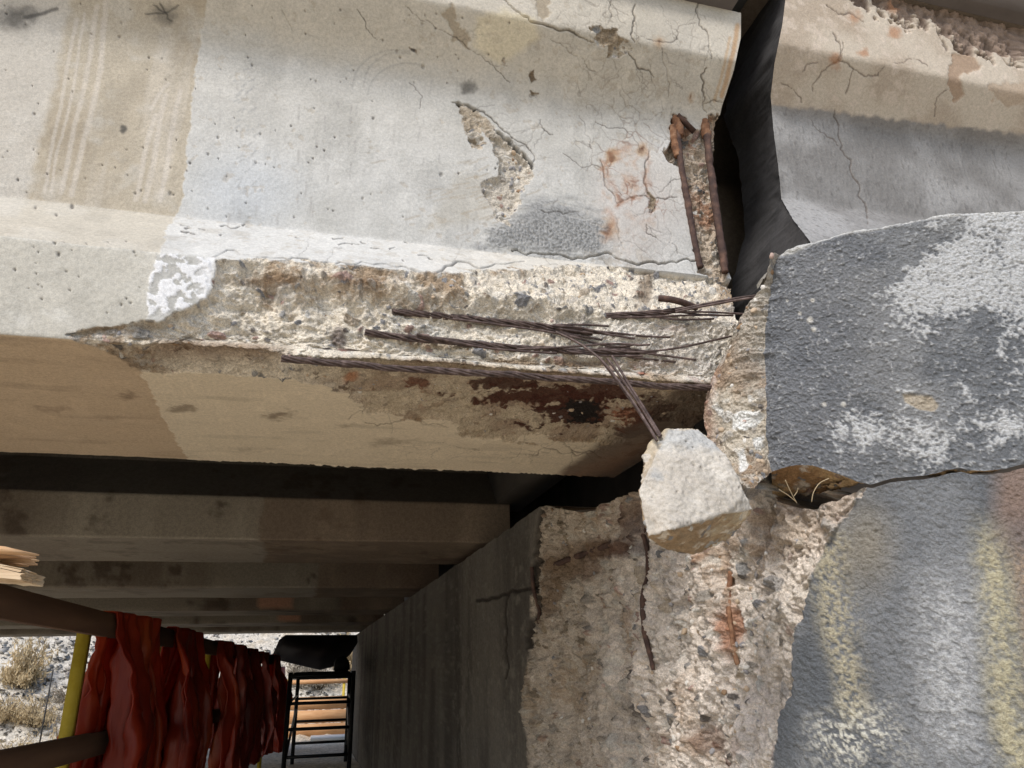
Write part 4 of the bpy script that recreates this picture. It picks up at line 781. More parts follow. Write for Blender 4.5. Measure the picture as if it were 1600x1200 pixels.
for pts in ([(1152, 660), (1166, 648), (1184, 640), (1192, 646), (1178, 668), (1160, 680), (1152, 676)], [(1180, 690), (1194, 680), (1194, 700), (1186, 706)], [(1120, 640), (1136, 642), (1140, 656), (1130, 654)], [(1160, 712), (1170, 706), (1172, 730), (1160, 742), (1158, 726)]):
    cB = mix(cB, L(240, 238, 230), ss(-2, 2, psd(uq+6*n5, vq+5*n5, pts))*.95)
edge_f = np.minimum(ss(0, .05, tf[0, :, 0]), 1)[None].repeat(nb_, 0).ravel(); FP = FGr.reshape(-1, 3)+nrm.reshape(-1, 3)*((bul.ravel()+hB)*edge_f)[:, None]
O_FAC = tag(link('broken_face', mesh_np('broken_face', FP, quads(nb_, ncf, True), cB), M_SPA, block), 'rough beige broken left side of the block with white lime patches')
# underside, top and hidden back close the block
def strip(name, A, Bq, n, tone, seed, flip, amp=.010, mat=None, **kw):
    t = np.linspace(0, 1, n)[:, None, None]; Gs = A[None]*(1-t)+Bq[None]*t; f = Gs.reshape(-1, 3); h_, c_ = broken(f, seed, **kw); e = (ss(0, .15, t)*np.ones(Gs.shape[:2]+(1,))).reshape(-1)
    f = f+np.array([0, 0, 1.])*(h_*e)[:, None]*amp/.01; return link(name, mesh_np(name, f, quads(n, A.shape[0], flip), c_), mat or M_SPA, block)
bot = pb.reshape(nb_, na_, 3)[-1]; topb = pb.reshape(nb_, na_, 3)[0]
ubt, vbt = proj(bot); opn = ss(1345, 1310, ubt); vt_ = np.interp(ubt, [1190, 1210, 1260, 1300, 1345], [768, 772, 772, 764, 757]); cen_b = np.column_stack([bot[:, 0]+.03*opn, np.minimum(1.19, bot[:, 1]+.10), bot[:, 2]+.02]); lowr = np.array([at(a_q, b_q, Y=y_q) for a_q, b_q, y_q in zip(ubt, vt_, bot[:, 1]+.10)]); cen_b = cen_b*(1-opn[:, None])+lowr*opn[:, None]
strip('underside', bot, cen_b, 40, 0, 170, True, .006, cream=(206, 168, 108), brown=(168, 122, 66), brown_at=-.1)
cen_t = np.column_stack([np.clip(topb[:, 0], .86, None), np.maximum(topb[:, 1]+.002, 1.195), topb[:, 2]-.01]); strip('top_face', topb, cen_t, 20, 0, 171, False, .006, cream=(190, 184, 172), brown=(150, 140, 120))
bk1 = FP.reshape(nb_, ncf, 3)[:, -1]; bk2 = np.column_stack([np.full(nb_, .95), np.full(nb_, 1.26), bk1[:, 2]*.8+.2*1.5]); t = np.linspace(0, 1, 10)[None, :, None]; Gq = bk1[:, None]*(1-t)+bk2[:, None]*t
h_, c_ = broken(Gq.reshape(-1, 3), 172); link('rear_face', mesh_np('rear_face', Gq.reshape(-1, 3), quads(nb_, 10, True), c_), M_SPA, block)
candf = np.where((tf[0, :, 0][None].repeat(nb_, 0).ravel() > .15) & (tf[0, :, 0][None].repeat(nb_, 0).ravel() < .9))[0]
nf_ = sheet_normals(FP.reshape(nb_, ncf, 3)).reshape(-1, 3); nf_ *= np.sign((nf_*np.array([-1., -.6, 0])).sum(1))[:, None]; set_pebbles(O_FAC, FP[candf], nf_[candf], 40, .003, .006, 15)

# ================================================================== HANGING CHUNK
fo = [(1012, 702), (1022, 690), (1040, 682), (1046, 672), (1064, 674), (1090, 671), (1104, 684), (1124, 700), (1134, 712), (1142, 742), (1156, 752), (1160, 775), (1176, 796), (1130, 802), (1100, 806), (1068, 814), (1046, 828), (1012, 839), (1004, 800), (997, 770), (1008, 748), (1006, 722)]
bo_ = [(1030, 700), (1080, 692), (1130, 720), (1160, 770), (1172, 800), (1140, 842), (1112, 856), (1084, 866), (1050, 858), (1022, 845), (1016, 790), (1014, 740)]
pts = [at(x, y, Y=1.035-.06*(y-670)/170+.016*math.sin(x*.07)) for x, y in fo]+[at(x, y, Y=1.10+.012*math.cos(x*.05)) for x, y in bo_]
bm = bmesh.new(); [bm.verts.new(p) for p in pts]; bmesh.ops.convex_hull(bm, input=bm.verts)
for q in [q for q in bm.verts if not q.link_faces]: bm.verts.remove(q)
me = bpy.data.meshes.new('chunk_hull'); bm.to_mesh(me); bm.free()
tmp = bpy.data.objects.new('tmp_hull', me); COL.objects.link(tmp); md_ = tmp.modifiers.new('r', 'REMESH'); md_.mode = 'VOXEL'; md_.voxel_size = .0016
ev = tmp.evaluated_get(bpy.context.evaluated_depsgraph_get()).to_mesh(); nv = len(ev.vertices)
V = np.empty(nv*3, np.float32); ev.vertices.foreach_get('co', V); V = V.reshape(-1, 3).astype(float); Nv = np.empty(nv*3, np.float32); ev.vertices.foreach_get('normal', Nv); Nv = Nv.reshape(-1, 3).astype(float)
npol = len(ev.polygons); Qc = np.empty(npol*4, np.int32); ev.polygons.foreach_get('vertices', Qc); Qc = Qc.reshape(-1, 4)
bpy.data.objects.remove(tmp)
fr = ss(.3, .75, -Nv[:, 1]); n1, n2, n3 = fbm(V, 12, 4, 180), fbm(V, 60, 4, 181), fbm(V, 170, 3, 182); hB, cB = broken(V, 183, cream=(196, 176, 140), brown=(160, 130, 90), brown_at=-.1, amp=.55)
V2 = V+Nv*(fr*(.0035*n1+.0020*n2+.0013*n3)+(1-fr)*hB)[:, None]; cf = mix(L(218, 209, 193)*np.ones_like(V), L(194, 184, 168), ss(-.3, .6, n1)); cf = mix(cf, L(120, 116, 108), ss(.5, .9, n2)*.5); uq, vq = proj(V)
cf = mix(cf, L(182, 184, 182), ss(712, 690, vq+8*n2)*.7); cf = mix(cf, L(150, 156, 160), ss(16, 4, np.hypot(uq-1026, (vq-745)*1.2)+8*n2)*.6)
f1, f2, cid = worley(V, 150, 8); pr_ = .12+1.6*cid; pit = (cid < .12)*ss(pr_, pr_*.4, f1+.25*n3)*fr*ss(-.4, .3, n1); V2 -= Nv*(pit*.0022)[:, None]; cf = mix(cf, L(120, 114, 104), pit*.4)
chunk = link('concrete_chunk', mesh_np('concrete_chunk', V2, Qc, mix(cB, cf, fr)), M_CON)
tag(chunk, 'pale broken concrete lump hanging on rusty wires below the girder end', 'concrete chunk')
hang = empty('hanging_wires', tuple(at(870, 520, Y=1.2)), 'bent rusty strand wires reaching down to the hanging concrete lump', 'wire')
for pts in ([(862, 516, 1.205), (900, 532, 1.18), (940, 560, 1.15), (985, 620, 1.09), (1028, 690, 1.01)], [(946, 556, 1.195), (965, 582, 1.16), (998, 630, 1.09), (1034, 688, 1.01)], [(954, 552, 1.195), (975, 588, 1.15), (1004, 634, 1.08), (1036, 686, 1.01)], [(934, 556, 1.195), (962, 592, 1.14), (996, 640, 1.07), (1030, 694, 1.005)]):
    wire([wpt(*q) for q in pts], .0024, 'wire', hang)

# ================================================================== GROUND AND HILLSIDE
def ground_z(x, y):
    drop = ss(-1.5, -3.0, x)*ss(.9, 2.6, y); z = -1.9*drop
    z = np.where(y > 14.5, -1.9*np.maximum(ss(14.5, 15.2, y), drop), z)
    hill = -1.9+np.maximum(0, y-15.2)*.78+np.maximum(0, y-15.2)*.04*np.sin(x*.35); hill = np.minimum(hill, 22+.03*y)
    return np.where(y > 15.2, hill, z)
gx = np.concatenate([np.linspace(-160, -14, 30, endpoint=False), np.linspace(-14, 4, 200, endpoint=False), np.linspace(4, 160, 40)])
gy = np.concatenate([np.linspace(-160, -8, 26, endpoint=False), np.linspace(-8, 13, 120, endpoint=False), np.linspace(13, 24, 150, endpoint=False), np.linspace(24, 220, 50)])
GX, GY = np.meshgrid(gx, gy); GZ = ground_z(GX, GY); pg = np.stack([GX, GY, GZ], -1).reshape(-1, 3)
ng = fbm(pg, 1.1, 5, 200); ng2 = fbm(pg, 6, 3, 201); pg[:, 2] += np.where(pg[:, 1] > 13.5, .10*ng+.05*ng2, .012*ng)
cgd = mix(L(238, 222, 194)*np.ones((len(pg), 3)), L(220, 201, 168), ss(-.4, .5, ng)); cgd = mix(cgd, L(214, 205, 188), ss(14.4, 15.2, pg[:, 1])); cgd = mix(cgd, L(186, 176, 158), ss(.0, .7, ng2)*ss(14.4, 15.2, pg[:, 1])*.7)
cgd = mix(cgd, L(188, 160, 112), ss(.15, .7, ng+.3*ng2)*ss(14.4, 15.2, pg[:, 1])*.5)
M_GROUND = mat_tint('dusty_ground', grain=11, gamp=.3, bump=.6, bscale=14, bdist=.04)
tag(link('ground', mesh_np('ground', pg, quads(len(gy), len(gx), True), cgd), M_GROUND), None, None, None, 'structure')
# talus on the slope: uncountable loose stones
r_ = np.random.default_rng(5); nst = 16000; sx = r_.uniform(-11, 2.2, nst); sy = 15.2+(r_.random(nst)**1.3)*9; szz = ground_z(sx, sy)+.02
tet = np.array([[1, 1, 1], [1, -1, -1], [-1, 1, -1], [-1, -1, 1], [1.2, .2, -.3], [-.3, -1.1, .2]], float)*.7; tf_ = np.array([[0, 4, 2], [0, 2, 3], [0, 3, 5], [0, 5, 4], [4, 5, 1], [4, 1, 2], [2, 1, 3], [3, 1, 5]])
sc_ = r_.lognormal(-3.6, .55, nst)[:, None, None]; jit = r_.normal(0, .28, (nst, 6, 3)); Vt = (tet[None]+jit)*sc_*np.array([1.2, 1, .8])+np.stack([sx, sy, szz], -1)[:, None]
Ct = np.repeat(STONE[r_.integers(0, len(STONE), nst)]*.35+L(212, 205, 192)*.7, 6, 0)*r_.uniform(.6, 1.15, (nst, 1)).repeat(6, 0)
tag(link('talus_stones', mesh_np('talus_stones', Vt.reshape(-1, 3), (tf_[None]+np.arange(nst)[:, None, None]*6).reshape(-1, 3), Ct), M_OLD, None, False), 'loose pale grey stones covering the far slope', 'stones', None, 'stuff')
# dry brush
M_BRUSH = [mat_noise('dry_brush_tan', [(.42, .32, .18), (.58, .46, .28), (.7, .6, .4)], 9, .9, trans=.25), mat_noise('dry_brush_grey', [(.2, .17, .13), (.32, .28, .22), (.42, .38, .31)], 9, .9, trans=.25)]
M_TWIG = mat_noise('brush_twig', [(.12, .09, .06), (.22, .17, .11)], 20, .9)
def on_ground(x, y):
    for Y in np.arange(9, 40, .02):
        p = at(x, y, Y=Y)
        if p[2] <= ground_z(np.array(p[0]), np.array(p[1])): break
    return p
def shrub(px, Y, w_, h_, label, kind, seed, n=2600):
    """a rounded dry bush of thin upright stems with leaf clusters"""
    r = np.random.default_rng(seed); p = on_ground(*px)
    o = empty('dry_shrub', tuple(p), label, 'shrub', 'dry bushes on the slope'); ns = 70; an = r.uniform(0, 2*np.pi, ns); le = r.uniform(.55, 1., ns)
    tip = np.column_stack([np.cos(an)*r.random(ns)**.6*w_*.5, np.sin(an)*r.random(ns)**.6*w_*.5, le*h_*(1-.35*r.random(ns))]); lob = .6+.4*np.sin(3*an+seed)+.25*r.normal(0, 1, ns); tip[:, 2] *= np.sqrt(np.clip(1-(np.hypot(tip[:, 0], tip[:, 1])/(w_*.6))**2, .2, 1))*np.clip(lob, .4, 1.35)
    gs = []
    for t_ in tip: gs.append(tube_geo(p+np.array([[0, 0, -.05], t_*.5*np.array([.6, .6, 1.]), t_]), [.012, .008, .003], 4))
    V, Qs = join(gs); link('stems', mesh_np('stems', V, Qs), M_TWIG, o)
    ci = r.integers(0, ns, n); k_ = r.uniform(.45, 1.08, n)[:, None]; c = p+tip[ci]*k_+r.normal(0, .045*w_, (n, 3)); d = r.normal(0, 1, (n, 3))*np.array([.5, .5, .6])+np.array([0, 0, .9]); d /= np.linalg.norm(d, axis=1)[:, None]
    e = np.cross(d, r.normal(0, 1, (n, 3))); e /= np.linalg.norm(e, axis=1)[:, None]; l = r.uniform(.03, .085, (n, 1))*h_; q = l*.16
    V = np.stack([c-e*q, c+e*q, c+d*l+e*q*.5, c+d*l-e*q*.5], 1).reshape(-1, 3); link('foliage', mesh_np('foliage', V, np.arange(n*4).reshape(-1, 4)), M_BRUSH[kind], o, False)
shrub((35, 1075), 15.6, 1.0, 1.25, 'tall tan dry bush on the slope, left edge of the view', 0, 1, 3600)
shrub((55, 1135), 14.9, 1.1, .7, 'low tan dry bush just above the middle railing board', 0, 2, 3000)
shrub((8, 1130), 15.0, .8, .7, 'dry grassy tuft cut by the left edge above the middle board', 0, 3)
shrub((105, 1100), 15.5, .8, .5, 'grey leafless bush beside the first yellow post', 1, 4)
shrub((88, 1190), 14.4, .9, .8, 'tan grass clump below the middle railing board', 0, 5)
shrub((20, 1195), 14.4, .9, .6, 'straw grass clump low at the left edge', 0, 6)
shrub((500, 1075), 15.6, 1.3, .75, 'grey brush seen over the plywood fence', 1, 7)
shrub((545, 1050), 16.0, .9, 1.0, 'orange tan bush beside the pier at the far end', 0, 8)
shrub((470, 1062), 16.2, .9, .8, 'pale brush behind the far scaffold legs', 1, 9)
shrub((275, 1150), 14.6, .8, .9, 'straw bush seen between the hanging red tarps', 0, 10)
M_STEEL = mat_noise('dark_post_steel', [(.02, .02, .02), (.05, .045, .04)], 20, .7)
for px, l in (((72, 1106), 'thin dark fence stake beside the tall tan bush'), ((106, 1096), 'short thin stake by the grey leafless bush')):
    p = at(*px, Y=16.6); z0 = float(ground_z(np.array(p[0]), np.array(p[1]))); tp = at(px[0], 1046 if px[0] < 90 else 1068, Y=16.6)[2]; V, Qs = tube_geo(np.array([[p[0], p[1], z0-.2], [p[0], p[1], (z0+tp)/2], [p[0], p[1], tp]]), .014, 6)
    tag(link('fence_stake', mesh_np('fence_stake', V, Qs), M_STEEL), l, 'stake', 'stakes on the slope')

# ================================================================== GUARD RAIL
M_LUM = mat_noise('weathered_lumber', [(.06, .034, .02), (.11, .06, .036), (.16, .09, .052)], 5, .8, (1, .12, 1), .3, 40)
M_YEL = mat_noise('yellow_post_paint', [(.38, .27, .02), (.52, .38, .04), (.6, .46, .07)], 12, .6, bump=.1)
A0, B0 = at(0, 941, Y=2.6), at(432, 1034, Y=10.2); dR = (B0-A0)/np.linalg.norm(B0-A0); A1 = A0-dR*1.1; DZ = np.array([0, 0, -.46])
rail = empty('guard_rail', tuple([A0[0], A0[1], 0.]), 'timber guard rail on yellow posts running back along the drop', 'railing')
V, Qs = beam_geo(A1, B0, .038, .092); link('top_rail', mesh_np('top_rail', V, Qs), M_LUM, rail, False)
V, Qs = beam_geo(A1+DZ, B0+DZ, .038, .089); link('mid_rail', mesh_np('mid_rail', V, Qs), M_LUM, rail, False)
def rail_at(uu):
    lo_, hi_ = 0., np.linalg.norm(B0-A0)*1.2
    for _ in range(40):
        mid_ = (lo_+hi_)/2
        if proj(A0+dR*mid_)[0] < uu: lo_ = mid_
        else: hi_ = mid_
    return A0+dR*lo_
sR = np.cross(dR, [0, 0, 1.]); sR /= np.linalg.norm(sR)                       # to the camera's side
for uu in (-75, 152, 262, 335, 392, 425):
    p = rail_at(uu) if uu > 0 else A0-dR*.6; p = p-sR*.042; V, Qs = beam_geo([p[0], p[1], -.1 if p[0] > -1.5 else -1.], [p[0], p[1], p[2]+.035], .045, .045); link('post', mesh_np('post', V, Qs), M_YEL, rail, False)

# ================================================================== RED TARPS over the rail
def mat_tarp(name, cols, trans):
    m = mat_noise(name, cols, 4.5, .36, (1, 1, .25), .6, 16, .02, 'Object', 0, trans, .5); return m
M_TARP = [mat_tarp('red_tarp', [(.26, .02, .012), (.48, .05, .018), (.68, .15, .04)], .5), mat_tarp('dark_red_tarp', [(.16, .014, .011), (.34, .032, .016), (.52, .09, .03)], .46), mat_tarp('lit_red_tarp', [(.42, .06, .06), (.55, .2, .19), (.68, .5, .48)], .35)]  # last material's paler reds have outdoor light painted into them
def tarp(u_a, u_b, lf, lb, label, mat, seed, pleats=3, fl=0.10, spread=1.15, gap=0.):
    r = np.random.default_rng(seed); pa, pb_ = rail_at(u_a), rail_at(u_b); na, nb = 64, 120; a = np.linspace(0, 1, na)[None, :]; b = np.linspace(-lf, lb, nb)[:, None]
    hang_ = np.maximum(0, np.abs(b)-.05); side_ = np.sign(b); mid_ = (pa+pb_)/2; half = np.linalg.norm(pb_-pa)/2
    ph = r.uniform(0, 6.3, 4); gro = ss(0, .5, hang_); w1 = 2*np.pi*pleats*a+ph[0]+.5*np.sin(1.6*hang_+ph[1]); pl = fl*(.25+.75*gro)*((1-2*np.abs(np.sin(w1*.5)))*.75+.35*np.sin(w1*2.3+ph[2]+1.0*hang_)+.15*np.abs(np.sin(w1*3.7+1.5*hang_)))
    along = (a*2-1)*half*(1+(spread-1)*gro)+.02*gro*np.sin(3*hang_+ph[3])*half*2+.03*np.sin(2*np.pi*pleats*a*2)*gro
    out = np.where(np.abs(b) < .05, b/.05*.024, side_*.028)+pl*1.0*np.where(side_ < 0, 1., .8)-side_*0+side_*gro*fl*.9
    up_ = np.where(np.abs(b) < .05, .052, .052-hang_+.012*np.sin(2*np.pi*pleats*a+ph[1])*gro)
    P = mid_[None, None]+along[..., None]*dR+(-out)[..., None]*sR*1.0+up_[..., None]*np.array([0, 0, 1.])
    P = P.reshape(-1, 3); f1_, f2_, c1_ = worley(P*np.array([1, 1, .28])+.04*fbm(P, 4, 2, seed)[:, None], 7.5, seed); f3_, f4_, c2_ = worley(P*np.array([1, 1, .4])+.03*fbm(P, 6, 2, seed+3)[:, None], 17, seed+2); P += (.07*(c1_-.5)*np.minimum(1, (f2_-f1_)*2.2)+.085*np.minimum(f1_, .8)-.03+.03*np.minimum(f3_, .8))[:, None]*sR+.02*np.stack([fbm(P*np.array([1, 1, .45]), 5, 3, seed+i) for i in range(3)], -1)*np.array([1, 1, .3])*(gro*np.ones_like(a)).reshape(-1, 1)
    P[:, 2] = np.maximum(P[:, 2], .02)
    o = link('tarp', mesh_np('tarp', P, quads(nb, na)), M_TARP[mat]); sol = o.modifiers.new('thickness', 'SOLIDIFY'); sol.thickness = .006; return tag(o, label, 'tarp', 'red tarps slung over the guard rail')
tarp(166, 214, .98, .8, 'nearest and widest red tarp slung over the railing by the yellow post', 0, 1, 3.2, .075, 1.0)
tarp(256, 294, .98, .8, 'second red tarp from the front, arching over the top rail', 0, 2, 3.4, .075, .95)
tarp(335, 346, 1.0, .8, 'third red tarp back along the railing', 0, 3, 2.3, .08, .9)
tarp(360, 368, 1.0, .8, 'fourth dark red tarp back along the railing', 1, 4, 2.0, .08, .95)
tarp(381, 388, 1.0, .8, 'fifth dark red tarp back along the railing', 1, 5, 2.2, .08, .85)
tarp(400, 407, 1.0, .8, 'sixth dark red tarp, next to last on the railing', 1, 6, 2.3, .08, .9)
tarp(418, 427, 1.05, .8, 'farthest dark red tarp hung at the end of the railing', 0, 7, 2, .08, 1.)
# bundle at the far end, outdoor brightness painted into its paler reds
def drape(name, P3, mat, th=.006):
    o = link(name, mesh_np(name, P3.reshape(-1, 3), quads(P3.shape[0], P3.shape[1])), mat); sol = o.modifiers.new('thickness', 'SOLIDIFY'); sol.thickness = th; return o
t1, t2 = np.meshgrid(np.linspace(0, 1, 40), np.linspace(0, 1, 60)); a_top, b_top = at(420, 1040, Y=12.3), at(446, 1042, Y=12.6)
Pd = a_top+(b_top-a_top)*t1[..., None]*(1+.2*t2[..., None])+np.array([0, 0, -1.])*(t2*(a_top[2]-.03))[..., None]+np.array([0, -1., 0])*(.07*np.sin(t1*14+2*t2)*t2)[..., None]+np.array([1., 0, 0])*(.03*np.sin(t2*6)*t2)[..., None]
tag(drape('tarp', Pd, M_TARP[2]), 'pale pink and red tarp hanging by the plywood at the far end', 'tarp', 'red tarps slung over the guard rail')

# ================================================================== SCAFFOLD, FENCE, BLACK SHEET
M_BLK = mat_noise('black_scaffold_paint', [(.008, .008, .009), (.02, .02, .022)], 30, .5, bump=.1)
M_PLY = mat_noise('plywood', [(.50, .25, .11), (.6, .33, .16), (.68, .42, .22)], 3, .7, (1, 1, 6), .1, 20)
M_FOAM = mat_noise('white_board', [(.66, .64, .6), (.75, .74, .7)], 6, .8)
scf = empty('scaffold', tuple(at(497, 1180, Y=9.5)*np.array([1, 1, 0])), 'black tubular rolling scaffold standing by the pier wall', 'scaffold')
YN, YFar = 8.4, 10.5
fr_ = {}
for nm, Y, ul, ur, vt, rungs in (('near', YN, 449, 549, 1056, (1098, 1138, 1181)), ('far', YFar, 461.5, 543, 1058, (1091, 1126, 1160))):
    xl, xr = at(ul, 1120, Y=Y)[0], at(ur, 1120, Y=Y)[0]; zt_ = at(497, vt, Y=Y)[2]; fr_[nm] = (xl, xr, Y, zt_)
    for x in (xl, xr): V, Qs = tube_geo(np.array([[x, Y, .012], [x, Y, zt_*.5], [x, Y, zt_+.04]]), .023, 8); link('upright', mesh_np('upright', V, Qs), M_BLK, scf)
    for v_ in rungs: z = at(497, v_, Y=Y)[2]; V, Qs = tube_geo(np.array([[xl, Y, z], [(xl+xr)/2, Y, z], [xr, Y, z]]), .016, 8); link('rung', mesh_np('rung', V, Qs), M_BLK, scf)
    V, Qs = tube_geo(np.array([[xl, Y, zt_], [(xl+xr)/2, Y, zt_], [xr, Y, zt_]]), .024, 8); link('top_bar', mesh_np('top_bar', V, Qs), M_BLK, scf)
(xl, xr, _, zn), (xl2, xr2, _, zf) = fr_['near'], fr_['far']
for a_q, b_q in (((xl, YN, zn-.25), (xl2, YFar, zn-.25)), ((xr, YN, zn-.25), (xr2, YFar, zn-.25)), ((xl, YN, .2), (xl2, YFar, zn-.4)), ((xr, YN, .2), (xr2, YFar, zn-.4)), ((xr, YN, zn-.4), (xr2, YFar, .2))):
    a_q, b_q = np.array(a_q), np.array(b_q); V, Qs = tube_geo(np.array([a_q, (a_q+b_q)/2, b_q]), .014, 6); link('brace', mesh_np('brace', V, Qs), M_BLK, scf)
V, Qs = box_geo(xl+.03, xr-.03, YN+.03, YFar-.03, zn+.005, zn+.035); link('platform', mesh_np('platform', V, Qs), M_BLK, scf, False)
for nm in fr_:
    for x in fr_[nm][:2]: V, Qs = tube_geo(np.array([[x-.02, fr_[nm][2], .05], [x, fr_[nm][2], .05], [x+.02, fr_[nm][2], .05]]), .05, 12); link('caster', mesh_np('caster', V, Qs), M_BLK, scf)
# dark tool bag on the platform
bg0 = at(533, 1050, Y=9.3); P = [(-.085, 0, 0), (.085, 0, 0), (.095, 0, .05), (.07, 0, .13), (.03, 0, .16), (-.04, 0, .155), (-.08, 0, .11)]
V = np.array([[bg0[0]+x, 9.3+y+s_*.14*(1-.3*(z > .1)), zn+.035+z] for s_ in (-1, 1) for x, y, z in P]); n_ = len(P); bm = bmesh.new(); vv_ = [bm.verts.new(q) for q in V]; bm.faces.new(vv_[:n_][::-1]); bm.faces.new(vv_[n_:])
for i in range(n_): bm.faces.new([vv_[i], vv_[(i+1) % n_], vv_[n_+(i+1) % n_], vv_[n_+i]])
bmesh.ops.bevel(bm, geom=bm.edges[:], offset=.012, segments=2, affect='EDGES'); me = bpy.data.meshes.new('tool_bag'); bm.to_mesh(me); bm.free()
tag(link('tool_bag', me, M_BLK), 'dark lumpy bag set down on the scaffold platform', 'bag')
fence = empty('board_fence', tuple(at(495, 1165, Y=14.2)*np.array([1, 1, 0])), 'low fence of wide orange boards closing the far end behind the scaffold', 'fence')
xa, xb, xc = at(440, 1120, Y=14.2)[0], at(476, 1120, Y=14.2)[0], at(551, 1120, Y=14.2)[0]; zt_ = at(500, 1088, Y=14.2)[2]
for q in range(3):
    z0_, z1_ = .015+(zt_-.015)*q/3+.004, .015+(zt_-.015)*(q+1)/3-.004; V, Qs = box_geo(xa, xc, 14.19+.004*q, 14.21+.004*q, z0_, z1_); link('plank', mesh_np('plank', V, Qs), M_PLY, fence, False)
zr = at(500, 1065, Y=14.25)[2]; V, Qs = beam_geo([xa, 14.25, zr], [xc, 14.25, zr], .038, .07); link('rail_board', mesh_np('rail_board', V, Qs), M_PLY, fence, False)
for uu in (446, 536): x = at(uu, 1100, Y=14.25)[0]; V, Qs = beam_geo([x, 14.26, -.05], [x, 14.26, zr+.05], .045, .045); link('post', mesh_np('post', V, Qs), M_YEL, fence, False)
x0_, x1_ = at(484, 1172, Y=13.5)[0], at(542, 1172, Y=13.5)[0]; V, Qs = box_geo(x0_, x1_, 13.2, 13.85, .014, .07); bm = bmesh.new(); me = mesh_np('tmp', V, Qs); bm.from_mesh(me); bmesh.ops.bevel(bm, geom=bm.edges[:], offset=.008, segments=2, affect='EDGES'); me = bpy.data.meshes.new('white_sheet'); bm.to_mesh(me); bm.free()
tag(link('white_sheet', me, M_FOAM), 'white sheet lying flat on the floor before the plywood fence', 'board')
t1, t2 = np.meshgrid(np.linspace(0, 1, 60), np.linspace(0, 1, 40)); YT = 11.05
tl = np.column_stack([np.interp(np.linspace(0, 1, 60), [0, .15, 1], [at(q[0], q[1], Y=YT)[i] for q in ((436, 1000), (446, 992), (558, 992))]) for i in range(3)]); tl[:, 2] = np.minimum(tl[:, 2], SOF-.004)
bl = np.column_stack([np.interp(np.linspace(0, 1, 60), [0, .15, .55, .75, .9, 1], [at(q[0], q[1], Y=YT)[i] for q in ((423, 1030), (440, 1033), (500, 1047), (528, 1040), (548, 1022), (559, 1004))]) for i in range(3)])
Pd = tl[None]*(1-t2[..., None])+bl[None]*t2[..., None]; Pd[..., 1] -= .28*np.sin(np.pi*t2)*np.sin(np.pi*t1)+.03*np.sin(t1*20+3*t2)*t2
tag(drape('hanging_sheet', Pd, mat_noise('black_sheet', [(.010, .008, .010), (.02, .014, .015)], 5, .6, bump=.2)), 'black sheet sagging below the last girders above the scaffold', 'sheet')

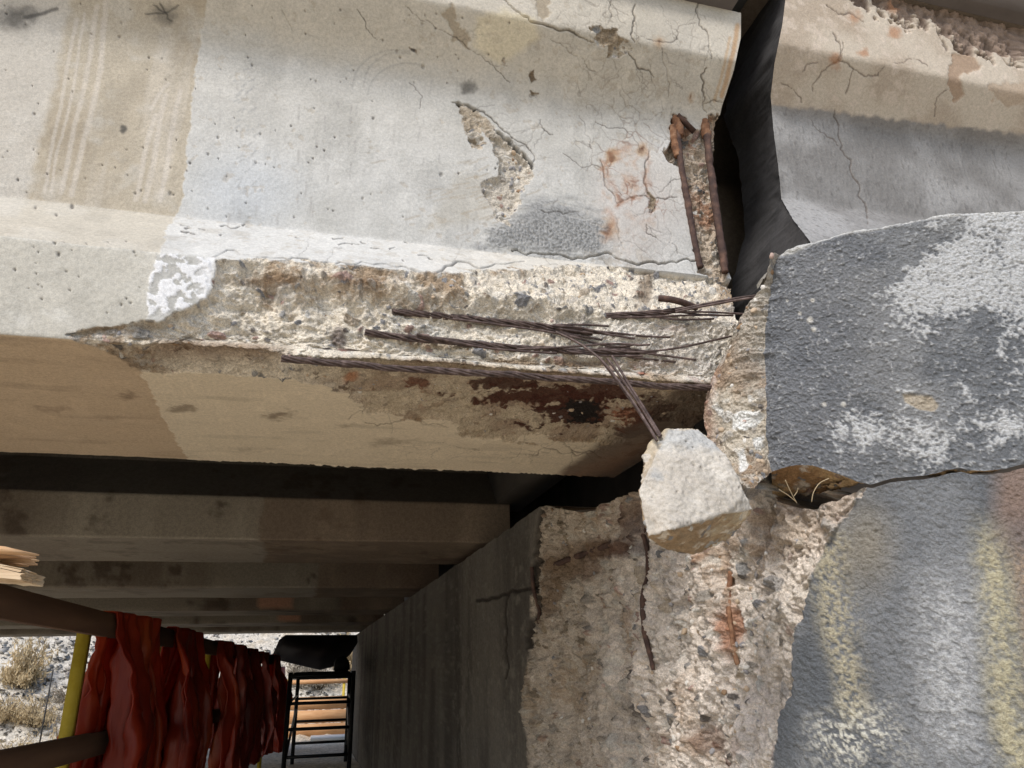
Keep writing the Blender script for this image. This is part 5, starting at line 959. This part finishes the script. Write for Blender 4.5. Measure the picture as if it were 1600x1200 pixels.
# ================================================================== SMALL THINGS NEAR THE CAMERA
M_WOOD = mat_noise('fresh_split_wood', [(.50, .34, .2), (.66, .5, .33), (.74, .62, .46)], 7, .8, (.25, 6, 6), .4, 50)
M_WOODO = mat_noise('splintered_wood', [(.30, .16, .08), (.48, .28, .14), (.6, .42, .25)], 10, .85, (.3, 6, 6), .5, 60)
brd = empty('broken_board', tuple(at(-60, 1000, Y=1.12)), 'splintered end of a pale timber board poking in at the left edge', 'board')
def board(px4, Y0, Y1, name, m, seed, jagd=.004):
    """a plank whose end face is ragged; px4 = end outline (top-left, top-right, bottom-right, bottom-left)"""
    tl_, tr_, br_, bl_ = [at(*q, Y=Y0) for q in px4]; n = 22; V = []; r = np.random.default_rng(seed)
    top = np.linspace(0, 1, n); rows = []
    for Y in np.linspace(Y0, Y1, 10):
        off = np.array([0, Y-Y0, 0]); je = r.normal(0, jagd, n)
        rows.append([(tr_*(1-t)+br_*t)+off+np.array([je[i], 0, 0]) for i, t in enumerate(top)])
    E_ = np.array(rows); back = np.concatenate([np.repeat((tr_+(tl_-tr_)*6)[None], n//2, 0), np.repeat((br_+(bl_-br_)*6)[None], n-n//2, 0)]); bk_ = np.array([back+np.array([0, Y-Y0, 0]) for Y in np.linspace(Y0, Y1, 10)])
    t = np.linspace(0, 1, 24)[:, None]; front = [E_[0][None]*(1-t[..., None])+bk_[0][None]*t[..., None]]; gs = []
    Vf = front[0]; gs.append((Vf.reshape(-1, 3), quads(24, n))); gs.append((E_.reshape(-1, 3), quads(10, n, True)))
    for c_, fl in ((0, False), (-1, True)):
        Vt_ = E_[:, c_][None]*(1-t[..., None])+bk_[:, c_][None]*t[..., None]; Vt_[1:, :, 2] += r.normal(0, .0012, Vt_[1:].shape[:2]); gs.append((Vt_.reshape(-1, 3), quads(24, 10, not fl)))
    V, Qs = join(gs); return link(name, mesh_np(name, V, Qs), m, brd, False)
board([(-10, 880), (34, 889), (32, 906), (-10, 902)], 1.10, 1.19, 'plank', M_WOOD, 3, .0015)
for q in range(9):
    r = np.random.default_rng(90+q); y0 = 860+q*1.9+r.uniform(-1, 1); ex = r.uniform(30, 64); Y = 1.10+.009*q; a_q, b_q = at(-40, y0-4+r.uniform(-3, 3), Y=Y), at(ex, y0+8+r.uniform(-4, 3), Y=Y); m_ = (a_q+b_q)/2+np.array([0, 0, r.uniform(-.003, .003)])
    V, Qs = tube_geo(np.array([a_q, m_, b_q]), [.006, .005, .0012], 5); link('splinter', mesh_np('splinter', V, Qs), M_WOODO, brd, False)
pq = at(-95, 900, Y=1.145); V, Qs = beam_geo([pq[0], pq[1], -.02], [pq[0], pq[1], pq[2]-.005], .07, .07); link('leg', mesh_np('leg', V, Qs), M_LUM, brd, False)
M_STRAW = mat_noise('dry_straw', [(.32, .25, .15), (.45, .36, .23)], 30, .9)
for nm, lines, lab in (('straw_sprig', [[(1246, 788), (1236, 770), (1226, 748)], [(1244, 784), (1232, 774), (1216, 764)], [(1240, 776), (1246, 768), (1247, 762)]], 'pale dry straw sticking up below the block, left sprig of three stems'), ('straw_sprig', [[(1268, 786), (1270, 770), (1280, 754), (1297, 747)]], 'single bent dry straw right of the three-stem sprig')):
    p = at(*lines[0][0], Y=.985); o = empty(nm, tuple(p), lab, 'straw', 'straw sprigs in the broken ledge')
    for ln in lines: V, Qs = tube_geo(spline([at(x, y, Y=.985-.006*i) for i, (x, y) in enumerate(ln)], 14), .0007, 5); link('stem', mesh_np('stem', V, Qs), M_STRAW, o)
